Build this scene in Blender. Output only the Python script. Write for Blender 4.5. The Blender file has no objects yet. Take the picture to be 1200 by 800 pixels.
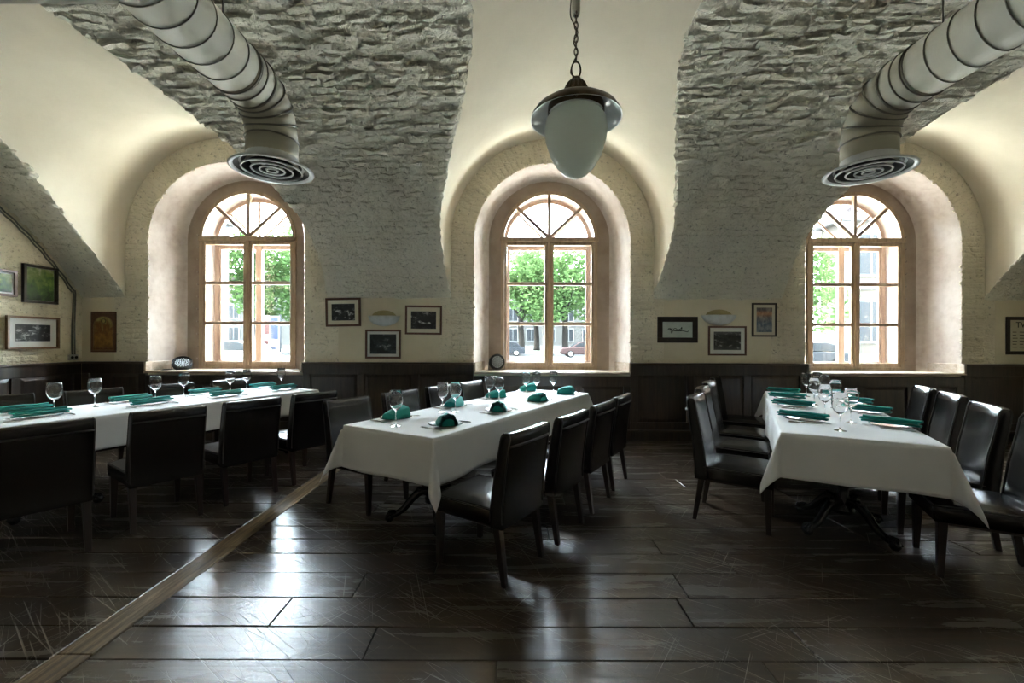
import bpy, math, random
from math import pi, sin, cos, sqrt, radians, atan2
from mathutils import Vector, Matrix, noise

random.seed(11)
SC = bpy.context.scene
COL = SC.collection

# ------------------------------------------------------------------ camera
cam_d = bpy.data.cameras.new('camera')
cam_d.sensor_width = 36.0
cam_d.lens = 15.0
cam_d.clip_start = 0.02
cam_d.clip_end = 500
cam = bpy.data.objects.new('camera', cam_d)
cam.location = (0, 0, 1.4)
cam.rotation_euler = (pi / 2, -0.003, 0)
COL.objects.link(cam)
SC.camera = cam

# ------------------------------------------------------------------ sky, portals, exposure
world = bpy.data.worlds.new('world')
SC.world = world
world.use_nodes = True
bg = world.node_tree.nodes['Background']
bg.inputs[0].default_value = (0.78, 0.89, 1.0, 1)
bg.inputs[1].default_value = 1.0
sun_d = bpy.data.lights.new('sun', 'SUN')
sun_d.energy = 1.1
sun_d.angle = 0.01
sun_d.color = (1.0, 0.93, 0.82)
sun = bpy.data.objects.new('sun', sun_d)
sun.rotation_euler = Vector((0.62, 0.0, -0.78)).to_track_quat('-Z', 'Y').to_euler()
sun.location = (-30, 5, 40)
COL.objects.link(sun)
SC.view_settings.view_transform = 'Standard'
SC.view_settings.look = 'None'
SC.view_settings.gamma = 1.0
SC.view_settings.use_curve_mapping = False
SC.view_settings.exposure = 6.35

CX = [-4.08, 0.57, 5.30]          # window axes
WY = 6.10                         # inner face of the window wall
RY = -0.50                        # wall behind the camera
LX, RX = -6.15, 7.40              # side walls


def portal(name, x, y, z, sx, sz, into):
    l = bpy.data.lights.new(name, 'AREA')
    l.shape = 'RECTANGLE'
    l.size = sx
    l.size_y = sz
    l.cycles.is_portal = True
    o = bpy.data.objects.new(name, l)
    o.location = (x, y, z)
    o.rotation_euler = (into * pi / 2, 0, 0)   # -Z of the lamp points along into*Y
    COL.objects.link(o)
    return o


for _c in CX:
    portal('daylight_portal', _c, 7.06, 2.32, 1.62, 2.8, -1)

# ------------------------------------------------------------------ mesh helpers


class MB:
    def __init__(self):
        self.v, self.f, self.m = [], [], []

    def add(self, vs, fs, mi=0):
        n = len(self.v)
        self.v.extend([tuple(p) for p in vs])
        for q in fs:
            self.f.append(tuple(i + n for i in q))
            self.m.append(mi)
        return self

    def box(self, x0, x1, y0, y1, z0, z1, c=0.0, mi=0):
        if c <= 0:
            vs = [(x, y, z) for z in (z0, z1) for y in (y0, y1) for x in (x0, x1)]
            return self.add(vs, [(0, 2, 3, 1), (4, 5, 7, 6), (0, 1, 5, 4), (2, 6, 7, 3), (0, 4, 6, 2), (1, 3, 7, 5)], mi)
        # chamfered box
        vs, ix = [], {}
        X, Y, Z = (x0, x1), (y0, y1), (z0, z1)
        for i in (0, 1):
            for j in (0, 1):
                for k in (0, 1):
                    sx, sy, sz = (1 - 2 * i), (1 - 2 * j), (1 - 2 * k)
                    for a in range(3):
                        p = [X[i] + sx * c, Y[j] + sy * c, Z[k] + sz * c]
                        p[a] = (X[i], Y[j], Z[k])[a]
                        ix[(i, j, k, a)] = len(vs)
                        vs.append(p)
        fs = []
        for i in (0, 1):
            q = [ix[(i, j, k, 0)] for j, k in ((0, 0), (1, 0), (1, 1), (0, 1))]
            fs.append(q if i else q[::-1])
            q = [ix[(j, i, k, 1)] for j, k in ((0, 0), (0, 1), (1, 1), (1, 0))]
            fs.append(q if i else q[::-1])
            q = [ix[(j, k, i, 2)] for j, k in ((0, 0), (1, 0), (1, 1), (0, 1))]
            fs.append(q if i else q[::-1])
        for a in (0, 1):
            for b in (0, 1):
                fs.append([ix[(a, b, 0, 0)], ix[(a, b, 1, 0)], ix[(a, b, 1, 1)], ix[(a, b, 0, 1)]])
                fs.append([ix[(a, 0, b, 0)], ix[(a, 1, b, 0)], ix[(a, 1, b, 2)], ix[(a, 0, b, 2)]])
                fs.append([ix[(0, a, b, 1)], ix[(1, a, b, 1)], ix[(1, a, b, 2)], ix[(0, a, b, 2)]])
        for i in (0, 1):
            for j in (0, 1):
                for k in (0, 1):
                    fs.append([ix[(i, j, k, a)] for a in range(3)])
        return self.add(vs, fs, mi)

    def lathe(self, prof, seg=24, a0=0.0, a1=2 * pi, o=(0, 0, 0), mi=0, cap=True):
        full = abs(a1 - a0 - 2 * pi) < 1e-6
        n = seg if full else seg + 1
        vs = []
        for r, z in prof:
            for i in range(n):
                a = a0 + (a1 - a0) * i / seg
                vs.append((o[0] + r * cos(a), o[1] + r * sin(a), o[2] + z))
        fs = []
        for k in range(len(prof) - 1):
            for i in range(seg):
                j = (i + 1) % n
                fs.append((k * n + i, k * n + j, (k + 1) * n + j, (k + 1) * n + i))
        if cap and full:
            if prof[0][0] > 1e-5:
                fs.append(tuple(range(n))[::-1])
            if prof[-1][0] > 1e-5:
                fs.append(tuple((len(prof) - 1) * n + i for i in range(n)))
        return self.add(vs, fs, mi)

    def tube(self, pts, rad, seg=8, closed=False, sq=None, mi=0):
        """swept circle (or rectangle sq=(w,h)) along pts; rad a number or a list"""
        pts = [Vector(p) for p in pts]
        n = len(pts)
        up = Vector((0, 0, 1))
        vs = []
        prev = None
        for i, p in enumerate(pts):
            if closed:
                t = pts[(i + 1) % n] - pts[i - 1]
            else:
                t = pts[min(i + 1, n - 1)] - pts[max(i - 1, 0)]
            t.normalize()
            if prev is None:
                s = t.cross(up)
                if s.length < 1e-3:
                    s = t.cross(Vector((1, 0, 0)))
            else:
                s = prev - t * prev.dot(t)
            s.normalize()
            prev = s
            w = s.cross(t)
            r = rad[i] if isinstance(rad, (list, tuple)) else rad
            if sq:
                for a, b in ((-1, -1), (1, -1), (1, 1), (-1, 1)):
                    vs.append(p + s * a * sq[0] / 2 + w * b * sq[1] / 2)
            else:
                for k in range(seg):
                    a = 2 * pi * k / seg
                    vs.append(p + s * r * cos(a) + w * r * sin(a))
        m = 4 if sq else seg
        fs = []
        for i in range(n if closed else n - 1):
            j = (i + 1) % n
            for k in range(m):
                l = (k + 1) % m
                fs.append((i * m + k, i * m + l, j * m + l, j * m + k))
        if not closed:
            fs.append(tuple(range(m))[::-1])
            fs.append(tuple((n - 1) * m + k for k in range(m)))
        return self.add(vs, fs, mi)

    def prism(self, poly, a0, a1, axis='x', mi=0):
        """poly in the two other axes, extruded along axis"""
        def P(u, v, a):
            return {'x': (a, u, v), 'y': (u, a, v), 'z': (u, v, a)}[axis]
        n = len(poly)
        vs = [P(u, v, a0) for u, v in poly] + [P(u, v, a1) for u, v in poly]
        fs = [tuple(range(n))[::-1], tuple(range(n, 2 * n))]
        for i in range(n):
            j = (i + 1) % n
            fs.append((i, j, n + j, n + i))
        return self.add(vs, fs, mi)

    def grid(self, rows, mi=0, flip=False):
        n = len(rows[0])
        vs = [p for r in rows for p in r]
        fs = []
        for i in range(len(rows) - 1):
            for j in range(n - 1):
                q = (i * n + j, i * n + j + 1, (i + 1) * n + j + 1, (i + 1) * n + j)
                fs.append(q[::-1] if flip else q)
        return self.add(vs, fs, mi)

    def xf(self, mat):
        self.v = [tuple(mat @ Vector(p)) for p in self.v]
        return self

    def mesh(self, name, mats, smooth=False, fix=False):
        me = bpy.data.meshes.new(name)
        me.from_pydata(self.v, [], self.f)
        for m in (mats if isinstance(mats, (list, tuple)) else [mats]):
            me.materials.append(m)
        if any(self.m):
            me.polygons.foreach_set('material_index', self.m)
        if fix:
            import bmesh
            b = bmesh.new()
            b.from_mesh(me)
            bmesh.ops.recalc_face_normals(b, faces=b.faces)
            b.to_mesh(me)
            b.free()
        if smooth:
            me.polygons.foreach_set('use_smooth', [True] * len(me.polygons))
        me.update()
        return me

    def build(self, name, mats, parent=None, smooth=False, fix=True, bevel=0, seg=2, sub=0, angle=None, loc=None):
        me = self.mesh(name, mats, smooth, fix)
        o = bpy.data.objects.new(name, me)
        COL.objects.link(o)
        if loc:
            o.location = loc
        if parent:
            o.parent = parent
        if bevel:
            b = o.modifiers.new('bevel', 'BEVEL')
            b.width = bevel
            b.segments = seg
            b.limit_method = 'ANGLE'
            b.angle_limit = radians(angle or 40)
            b.harden_normals = False
        if sub:
            s = o.modifiers.new('sub', 'SUBSURF')
            s.levels = s.render_levels = sub
        return o


def link(name, me, parent=None, loc=None, rot=None, scale=None):
    o = bpy.data.objects.new(name, me)
    COL.objects.link(o)
    if parent:
        o.parent = parent
    if loc:
        o.location = loc
    if rot:
        o.rotation_euler = rot
    if scale:
        o.scale = scale
    return o


def empty(name, loc=(0, 0, 0), rz=0.0):
    o = bpy.data.objects.new(name, None)
    o.empty_display_size = 0.1
    COL.objects.link(o)
    o.location = loc
    o.rotation_euler = (0, 0, rz)
    return o


def tag(o, label=None, cat=None, group=None, kind=None):
    if label:
        o['label'] = label
    if cat:
        o['category'] = cat
    if group:
        o['group'] = group
    if kind:
        o['kind'] = kind
    return o


def copy_tree(o, parent=None):
    c = o.copy()
    COL.objects.link(c)
    c.parent = parent
    for ch in list(o.children):
        copy_tree(ch, c)
    return c


def ss(t):
    t = max(0.0, min(1.0, t))
    return t * t * (3 - 2 * t)


# ------------------------------------------------------------------ materials
class NT:
    def __init__(self, name):
        self.mat = bpy.data.materials.new(name)
        self.mat.use_nodes = True
        self.t = self.mat.node_tree
        self.b = self.t.nodes['Principled BSDF']

    def n(self, typ, **kw):
        nd = self.t.nodes.new(typ)
        for k, v in kw.items():
            if k in nd.inputs:
                nd.inputs[k].default_value = v
            else:
                setattr(nd, k, v)
        return nd

    def l(self, a, b):
        self.t.links.new(a, b)
        return self

    def coord(self, scale=(1, 1, 1), kind='pos', rot=(0, 0, 0)):
        if kind == 'pos':
            src = self.n('ShaderNodeNewGeometry').outputs['Position']
        else:
            src = self.n('ShaderNodeTexCoord').outputs[kind]
        m = self.n('ShaderNodeMapping')
        m.inputs['Scale'].default_value = scale
        m.inputs['Rotation'].default_value = rot
        self.l(src, m.inputs['Vector'])
        return m.outputs['Vector']

    def noise(self, vec, scale, detail=4, rough=0.55, dist=0.0):
        nd = self.n('ShaderNodeTexNoise', Scale=scale, Detail=detail, Roughness=rough, Distortion=dist)
        self.l(vec, nd.inputs['Vector'])
        return nd.outputs['Fac']

    def ramp(self, fac, stops):
        r = self.n('ShaderNodeValToRGB')
        e = r.color_ramp.elements
        while len(e) < len(stops):
            e.new(0.5)
        for i, (p, c) in enumerate(stops):
            e[i].position = p
            e[i].color = (*c, 1) if len(c) == 3 else c
        self.l(fac, r.inputs['Fac'])
        return r.outputs['Color']

    def mix(self, fac, a, b, mode='MIX'):
        m = self.n('ShaderNodeMix', data_type='RGBA', blend_type=mode)
        for s, x in ((m.inputs['Factor'], fac), (m.inputs['A'], a), (m.inputs['B'], b)):
            if hasattr(x, 'links'):
                self.l(x, s)
            elif isinstance(x, (int, float)):
                s.default_value = x
            else:
                s.default_value = (*x, 1)
        # data_type RGBA: the colour sockets are the last pair of that name
        return [o for o in m.outputs if o.type == 'RGBA'][0]

    def mixc(self, fac, a, b, mode='MIX'):
        m = self.n('ShaderNodeMixRGB', blend_type=mode)
        for s, x in ((m.inputs[0], fac), (m.inputs[1], a), (m.inputs[2], b)):
            if hasattr(x, 'links'):
                self.l(x, s)
            elif isinstance(x, (int, float)):
                s.default_value = x
            else:
                s.default_value = (*x, 1)
        return m.outputs[0]

    def math(self, op, a, b=0.0):
        m = self.n('ShaderNodeMath', operation=op)
        for s, x in ((m.inputs[0], a), (m.inputs[1], b)):
            if hasattr(x, 'links'):
                self.l(x, s)
            else:
                s.default_value = x
        return m.outputs[0]

    def bump(self, h, strength=0.5, dist=0.01):
        b = self.n('ShaderNodeBump', Strength=strength, Distance=dist)
        self.l(h, b.inputs['Height'])
        self.l(b.outputs['Normal'], self.b.inputs['Normal'])
        return self

    def base(self, c):
        if hasattr(c, 'links'):
            self.l(c, self.b.inputs['Base Color'])
        else:
            self.b.inputs['Base Color'].default_value = (*c, 1)
        return self

    def set(self, **kw):
        for k, v in kw.items():
            s = self.b.inputs[k.replace('_', ' ')]
            if hasattr(v, 'links'):
                self.l(v, s)
            else:
                s.default_value = v
        return self


def plain(name, c, rough=0.5, metal=0.0, spec=0.5, var=0.12, scale=14.0, bump=0.0, **kw):
    """one-colour material with a little procedural mottling"""
    m = NT(name)
    co = m.coord(kind='Object')
    f = m.noise(co, scale, 5)
    m.base(m.ramp(f, [(0.3, tuple(x * (1 - var) for x in c)), (0.7, tuple(min(1, x * (1 + var)) for x in c))]))
    m.set(Roughness=rough, Metallic=metal, Specular_IOR_Level=spec, **kw)
    if bump:
        m.bump(f, bump, 0.004)
    return m.mat


def painted_brick(name, c1, c2, dark, amp=0.02, rough=0.75):
    m = NT(name)
    co = m.coord()
    f1 = m.noise(co, 2.2, 5, 0.6)
    f2 = m.noise(co, 26, 6, 0.65, 0.4)
    f3 = m.noise(m.coord((9, 9, 24)), 1.0, 6, 0.62, 0.7)
    col = m.ramp(f1, [(0.3, c1), (0.7, c2)])
    pit = m.ramp(f2, [(0.31, (0, 0, 0)), (0.42, (1, 1, 1))])
    col = m.mixc(m.math('MULTIPLY', m.math('SUBTRACT', 1.0, pit), 0.6), col, dark)
    m.base(col)
    m.set(Roughness=rough, Specular_IOR_Level=0.35)
    h = m.math('ADD', m.math('MULTIPLY', f3, 1.0), m.math('MULTIPLY', f2, 0.55))
    m.bump(h, 1.0, amp)
    return m.mat


def plaster(name, c1, c2, scale=1.6, bump=0.25):
    m = NT(name)
    co = m.coord()
    f1 = m.noise(co, scale, 6, 0.6)
    f2 = m.noise(co, 30, 4)
    m.base(m.ramp(f1, [(0.3, c1), (0.7, c2)]))
    m.set(Roughness=0.8, Specular_IOR_Level=0.25)
    m.bump(m.math('ADD', f1, m.math('MULTIPLY', f2, 0.12)), bump, 0.02)
    return m.mat


def wood(name, c1, c2, scale=(2, 30, 30), rough=0.4, kind='Object', bump=0.2, spec=0.5):
    m = NT(name)
    co = m.coord(scale, kind)
    f = m.noise(co, 1.0, 7, 0.65, 0.6)
    m.base(m.ramp(f, [(0.32, c1), (0.68, c2)]))
    m.set(Roughness=rough, Specular_IOR_Level=spec)
    m.bump(f, bump, 0.004)
    return m.mat


def floor_mat():
    m = NT('worn_floor_boards')
    rnd = m.n('ShaderNodeObjectInfo').outputs['Random']
    geo = m.n('ShaderNodeNewGeometry').outputs['Position']
    off = m.n('ShaderNodeVectorMath', operation='ADD')
    cmb = m.n('ShaderNodeCombineXYZ')
    m.l(m.math('MULTIPLY', rnd, 37.0), cmb.inputs[0])
    m.l(m.math('MULTIPLY', rnd, 11.0), cmb.inputs[1])
    m.l(geo, off.inputs[0])
    m.l(cmb.outputs[0], off.inputs[1])

    def cc(scale, rot=(0, 0, 0), src=off.outputs[0]):
        if rot[2]:
            rt = m.n('ShaderNodeMapping')
            rt.inputs['Rotation'].default_value = rot
            m.l(src, rt.inputs['Vector'])
            src = rt.outputs['Vector']
        mp = m.n('ShaderNodeMapping')
        mp.inputs['Scale'].default_value = scale
        m.l(src, mp.inputs['Vector'])
        return mp.outputs['Vector']
    grain = m.noise(cc((1.6, 34, 1)), 1.0, 8, 0.68, 0.5)
    blot = m.noise(cc((0.9, 2.2, 1)), 1.0, 5, 0.6)
    col = m.ramp(grain, [(0.25, (0.010, 0.0056, 0.003)), (0.52, (0.044, 0.026, 0.0135)), (0.78, (0.12, 0.072, 0.038))])
    col = m.mixc(0.45, col, m.ramp(blot, [(0.3, (0.010, 0.0062, 0.004)), (0.7, (0.062, 0.040, 0.024))]))
    col = m.mixc(m.math('MULTIPLY', rnd, 0.35), col, (0.030, 0.024, 0.019))
    # worn scratches in several directions
    scr = None
    for ang, thr, s in ((0.5, 0.68, 1.0), (0.75, 0.69, 1.3), (1.25, 0.71, 0.9), (-0.35, 0.71, 1.2), (-0.95, 0.70, 1.1), (0.62, 0.69, 0.7)):
        w = m.noise(cc((1.1 * s, 120 * s, 1), (0, 0, ang), geo), 1.0, 2, 0.5, 0.25)
        w = m.ramp(w, [(thr - 0.03, (0, 0, 0)), (thr + 0.03, (1, 1, 1))])
        scr = w if scr is None else m.mixc(1.0, scr, w, 'LIGHTEN')
    area = m.ramp(m.noise(cc((0.8, 0.8, 1), (0, 0, 0), geo), 1.4, 3), [(0.40, (0.05, 0.05, 0.05)), (0.66, (1, 1, 1))])
    scr = m.mixc(1.0, scr, area, 'MULTIPLY')
    col = m.mixc(m.math('MULTIPLY', scr, 0.9), col, (0.30, 0.25, 0.19))
    m.base(col)
    rg = m.ramp(m.noise(cc((1.2, 9, 1)), 1.0, 6, 0.6), [(0.3, (0.15, 0.15, 0.15)), (0.7, (0.33, 0.33, 0.33))])
    rg = m.mixc(m.math('MULTIPLY', scr, 0.6), rg, (0.6, 0.6, 0.6))
    m.l(rg, m.b.inputs['Roughness'])
    m.set(Specular_IOR_Level=0.8, Coat_Weight=0.6, Coat_Roughness=0.28)
    h = m.math('SUBTRACT', m.math('MULTIPLY', grain, 0.6), m.math('MULTIPLY', scr, 0.4))
    h = m.math('ADD', h, m.math('MULTIPLY', blot, 0.2))
    m.bump(h, 0.5, 0.006)
    return m.mat


def strip_mat():
    m = NT('pale_worn_board')
    f = m.noise(m.coord((40, 2, 1)), 1.0, 8, 0.7, 0.6)
    m.base(m.ramp(f, [(0.3, (0.035, 0.022, 0.012)), (0.52, (0.18, 0.12, 0.063)), (0.75, (0.42, 0.31, 0.18))]))
    m.set(Roughness=0.55, Specular_IOR_Level=0.4)
    m.bump(f, 0.6, 0.006)
    return m.mat


def leather(name, c):
    m = NT(name)
    co = m.coord(kind='Object')
    f = m.noise(co, 7, 3, 0.5)
    g = m.noise(co, 60, 4, 0.6)
    v = m.n('ShaderNodeTexVoronoi', Scale=170.0, feature='DISTANCE_TO_EDGE')
    m.l(co, v.inputs['Vector'])
    m.base(m.ramp(f, [(0.2, tuple(x * 0.85 for x in c)), (0.8, tuple(x * 1.2 for x in c))]))
    m.l(m.ramp(g, [(0.2, (0.20, 0.20, 0.20)), (0.8, (0.28, 0.28, 0.28))]), m.b.inputs['Roughness'])
    m.set(Specular_IOR_Level=0.55)
    h = m.math('ADD', m.math('MULTIPLY', f, 1.0), m.math('MULTIPLY', v.outputs['Distance'], 0.12))
    m.bump(m.math('ADD', h, m.math('MULTIPLY', g, 0.10)), 0.22, 0.008)
    return m.mat


def glass_mat(name, rough=0.0, tint=(1, 1, 1)):
    m = NT(name)
    m.base(tint)
    m.set(Roughness=rough, Transmission_Weight=1.0, IOR=1.45)
    return m.mat


def pane_mat():
    m = NT('window_glass')
    t = m.t
    t.nodes.remove(m.b)
    tr = m.n('ShaderNodeBsdfTransparent')
    tr.inputs[0].default_value = (0.97, 0.985, 0.98, 1)
    gl = m.n('ShaderNodeBsdfGlossy')
    gl.inputs['Roughness'].default_value = 0.02
    lw = m.n('ShaderNodeLayerWeight', Blend=0.5)
    fac = m.math('ADD', m.math('MULTIPLY', m.math('POWER', lw.outputs['Facing'], 5.0), 0.5), 0.025)
    mx = m.n('ShaderNodeMixShader')
    m.l(fac, mx.inputs[0])
    m.l(tr.outputs[0], mx.inputs[1])
    m.l(gl.outputs[0], mx.inputs[2])
    m.l(mx.outputs[0], t.nodes['Material Output'].inputs[0])
    return m.mat


def cloth_mat(name, c, weave=700.0):
    m = NT(name)
    co = m.coord(kind='Object')
    f = m.noise(co, 3, 5, 0.6)
    w = m.noise(co, weave, 2)
    m.base(m.ramp(f, [(0.3, tuple(x * 0.94 for x in c)), (0.7, c)]))
    m.set(Roughness=0.8, Specular_IOR_Level=0.2)
    m.b.inputs['Sheen Weight'].default_value = 0.15
    m.bump(m.math('ADD', f, m.math('MULTIPLY', w, 0.1)), 0.25, 0.012)
    return m.mat


def leaf_mat(name, c):
    m = NT(name)
    t = m.t
    t.nodes.remove(m.b)
    f = m.noise(m.coord(kind='Object'), 1.3, 4)
    col = m.ramp(f, [(0.3, tuple(x * 0.6 for x in c)), (0.7, tuple(x * 1.3 for x in c))])
    d = m.n('ShaderNodeBsdfDiffuse')
    tl = m.n('ShaderNodeBsdfTranslucent')
    m.l(col, d.inputs[0])
    m.l(col, tl.inputs[0])
    mx = m.n('ShaderNodeMixShader')
    mx.inputs[0].default_value = 0.45
    m.l(d.outputs[0], mx.inputs[1])
    m.l(tl.outputs[0], mx.inputs[2])
    m.l(mx.outputs[0], t.nodes['Material Output'].inputs[0])
    return m.mat


def niche_mat():
    m = NT('stained_pink_plaster')
    co = m.coord((1, 1, 0.45))
    f1 = m.noise(co, 2.6, 7, 0.62, 0.5)
    f2 = m.noise(m.coord(), 11, 5)
    col = m.ramp(f1, [(0.25, (0.33, 0.245, 0.19)), (0.45, (0.50, 0.425, 0.37)), (0.72, (0.60, 0.535, 0.48))])
    col = m.mixc(0.25, col, m.ramp(f2, [(0.3, (0.28, 0.20, 0.15)), (0.6, (0.60, 0.54, 0.485))]))
    m.base(col)
    m.set(Roughness=0.65, Specular_IOR_Level=0.35)
    m.bump(f1, 0.2, 0.012)
    return m.mat


M = {}
M['vault'] = painted_brick('grey_painted_rough_brick', (0.72, 0.685, 0.575), (0.82, 0.78, 0.665), (0.07, 0.07, 0.06), 0.06)
M['ring'] = painted_brick('cream_painted_brick', (0.66, 0.59, 0.455), (0.78, 0.71, 0.57), (0.09, 0.075, 0.05), 0.035)
M['yellow'] = painted_brick('yellow_painted_brick', (0.66, 0.59, 0.41), (0.76, 0.69, 0.51), (0.14, 0.12, 0.07), 0.03)
M['plaster'] = plaster('cream_plaster', (0.56, 0.50, 0.385), (0.62, 0.56, 0.44))
M['wallplaster'] = plaster('beige_wall_plaster', (0.64, 0.57, 0.425), (0.72, 0.65, 0.50))
M['rearwall'] = plaster('brown_rear_plaster', (0.20, 0.16, 0.12), (0.28, 0.23, 0.17))
M['niche'] = niche_mat()
M['casing'] = plaster('brown_casing_plaster', (0.25, 0.185, 0.14), (0.36, 0.285, 0.225), 3.0)
M['floor'] = floor_mat()
M['strip'] = strip_mat()
M['wains'] = wood('dark_wainscot_wood', (0.016, 0.010, 0.0065), (0.055, 0.034, 0.022), (26, 26, 2.2), 0.36)
M['cap'] = wood('wainscot_cap_wood', (0.030, 0.019, 0.012), (0.080, 0.052, 0.032), (2, 22, 22), 0.3)
M['sill'] = wood('pale_sill_wood', (0.36, 0.28, 0.21), (0.55, 0.45, 0.36), (2, 20, 20), 0.22)
M['frame'] = wood('window_frame_wood', (0.26, 0.175, 0.105), (0.44, 0.32, 0.21), (20, 20, 3), 0.4)
M['reveal'] = wood('pale_box_frame', (0.24, 0.165, 0.125), (0.36, 0.265, 0.21), (18, 18, 2), 0.5)
M['pane'] = pane_mat()
M['leather'] = leather('dark_brown_leather', (0.009, 0.0062, 0.0052))
M['seam'] = plain('leather_seam', (0.02, 0.016, 0.014), 0.35)
M['leg'] = wood('chair_leg_wood', (0.009, 0.0038, 0.0027), (0.024, 0.010, 0.0065), (30, 30, 3), 0.28)
M['cloth'] = cloth_mat('white_tablecloth', (0.80, 0.80, 0.81))
M['napkin'] = cloth_mat('teal_napkin', (0.008, 0.27, 0.235), 400)
M['iron'] = plain('black_cast_iron', (0.006, 0.006, 0.0065), 0.25, 0.0, 0.5, 0.3, 30, 0.3)
M['ttop'] = wood('table_top_wood', (0.02, 0.012, 0.008), (0.05, 0.03, 0.02))
M['glass'] = glass_mat('clear_glass')
M['steel'] = plain('cutlery_steel', (0.55, 0.55, 0.56), 0.2, 1.0)
M['duct'] = plain('grey_duct_paint', (0.40, 0.38, 0.30), 0.55, 0.0, 0.35, 0.05, 4)
M['ductseam'] = plain('duct_seam', (0.20, 0.19, 0.16), 0.4, 0.3)
M['grille'] = plain('diffuser_enamel', (0.52, 0.53, 0.53), 0.4)
M['grilledark'] = plain('diffuser_recess', (0.03, 0.03, 0.03), 0.6)
M['brass'] = plain('aged_brass', (0.085, 0.062, 0.036), 0.35, 0.8, 0.5, 0.3, 20)
M['shadein'] = plain('shade_enamel', (0.70, 0.72, 0.72), 0.18)


def opal_mat():
    m = NT('opal_glass')
    m.base((0.62, 0.65, 0.60))
    m.set(Roughness=0.06, Specular_IOR_Level=0.6)
    tl = m.n('ShaderNodeBsdfTranslucent')
    tl.inputs[0].default_value = (0.80, 0.83, 0.76, 1)
    mx = m.n('ShaderNodeMixShader')
    mx.inputs[0].default_value = 0.55
    m.l(m.b.outputs[0], mx.inputs[1])
    m.l(tl.outputs[0], mx.inputs[2])
    m.l(mx.outputs[0], m.t.nodes['Material Output'].inputs[0])
    return m.mat


M['opal'] = opal_mat()
M['chrome'] = plain('polished_steel', (0.5, 0.5, 0.5), 0.12, 1.0)
M['black'] = plain('black_plastic', (0.006, 0.0065, 0.007), 0.5, spec=0.25)
M['led'] = plain('led_lens', (0.75, 0.80, 0.84), 0.2)
M['sconce'] = plain('white_plaster_sconce', (0.62, 0.60, 0.53), 0.6)
M['sconceglass'] = plain('sconce_bowl', (0.60, 0.63, 0.63), 0.35)
M['sconceshading'] = plain('ochre_wall_shading', (0.40, 0.33, 0.16), 0.6)  # shadow tint of the wall above the sconces, as a colour
M['cable'] = plain('grey_cable', (0.16, 0.15, 0.12), 0.6)
M['boxgrey'] = plain('outlet_plastic', (0.40, 0.39, 0.35), 0.5)
M['fr_red'] = wood('red_brown_frame', (0.07, 0.025, 0.014), (0.13, 0.052, 0.028), (20, 20, 20), 0.3)
M['fr_dark'] = wood('dark_frame', (0.018, 0.011, 0.008), (0.04, 0.024, 0.016), (20, 20, 20), 0.3)
M['fr_gold'] = wood('golden_brown_frame', (0.13, 0.065, 0.025), (0.22, 0.12, 0.05), (20, 20, 20), 0.3)
M['mat_cream'] = plain('cream_mat_board', (0.62, 0.57, 0.45), 0.85, var=0.03)
M['mat_white'] = plain('white_mat_board', (0.66, 0.67, 0.64), 0.85, var=0.03)

# ------------------------------------------------------------------ vault geometry
VY, VZ, VR = 2.91, 0.025, 3.76


def vz(y):
    return VZ + sqrt(max(0.0, VR * VR - (y - VY) ** 2))


def lz0(y):
    return 2.52 + 0.33 * ss((y - 4.9) / 1.2)


def lr(y):
    return 1.5 - 0.05 * ss((y - 5.75) / 0.35)


def lcx(i, y):
    if i == 2:
        return CX[2] - 0.13 * ss((WY - y) / 2.2)
    if i == 0:
        return CX[0] - 0.06 * ss((WY - y) / 2.2)
    return CX[1] - 0.06 * ss((WY - y) / 3.0)


def hw(y, z):
    d = z - lz0(y)
    r = lr(y)
    return r if d <= 0 else sqrt(max(0.0, r * r - d * d))


def structure(o):
    o['kind'] = 'structure'
    return o


# ---- bricks: a few shared irregular blocks, unit size (1 x 1 x 1, top at z=1), placed by scale
def brick_mesh(name, mat, seed, rough=0.1):
    rg = random.Random(seed)
    mb = MB()
    xs = [-0.5, -0.40, 0.0, 0.40, 0.5]
    ys = [-0.5, -0.30, 0.30, 0.5]
    rows = []
    for j, y in enumerate(ys):
        r = []
        for i, x in enumerate(xs):
            edge = (i in (0, 4)) or (j in (0, 3))
            h = 0.15 if edge else 1.0 + rg.uniform(-0.35, 0.25)
            r.append((x + rg.uniform(-1, 1) * rough * 0.35, y + rg.uniform(-1, 1) * rough * 0.9, h * (0.7 + 0.3 * rg.random()) if edge else h))
        rows.append(r)
    mb.grid(rows)
    # skirt down to below the bed
    loop = [(i, 0) for i in range(5)] + [(4, j) for j in range(1, 4)] + [(i, 3) for i in range(3, -1, -1)] + [(0, j) for j in range(2, 0, -1)]
    top = [rows[j][i] for i, j in loop]
    bot = [(p[0], p[1], -1.0) for p in top]
    n = len(top)
    mb.add(top + bot, [(i, i + n, (i + 1) % n + n, (i + 1) % n) for i in range(n)])
    return mb.mesh(name, mat, smooth=False, fix=True)


BR = {k: [brick_mesh('brick', M[k], 100 * q + s, 0.26) for s in range(10)] for q, k in enumerate(('vault', 'ring', 'yellow'))}


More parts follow.
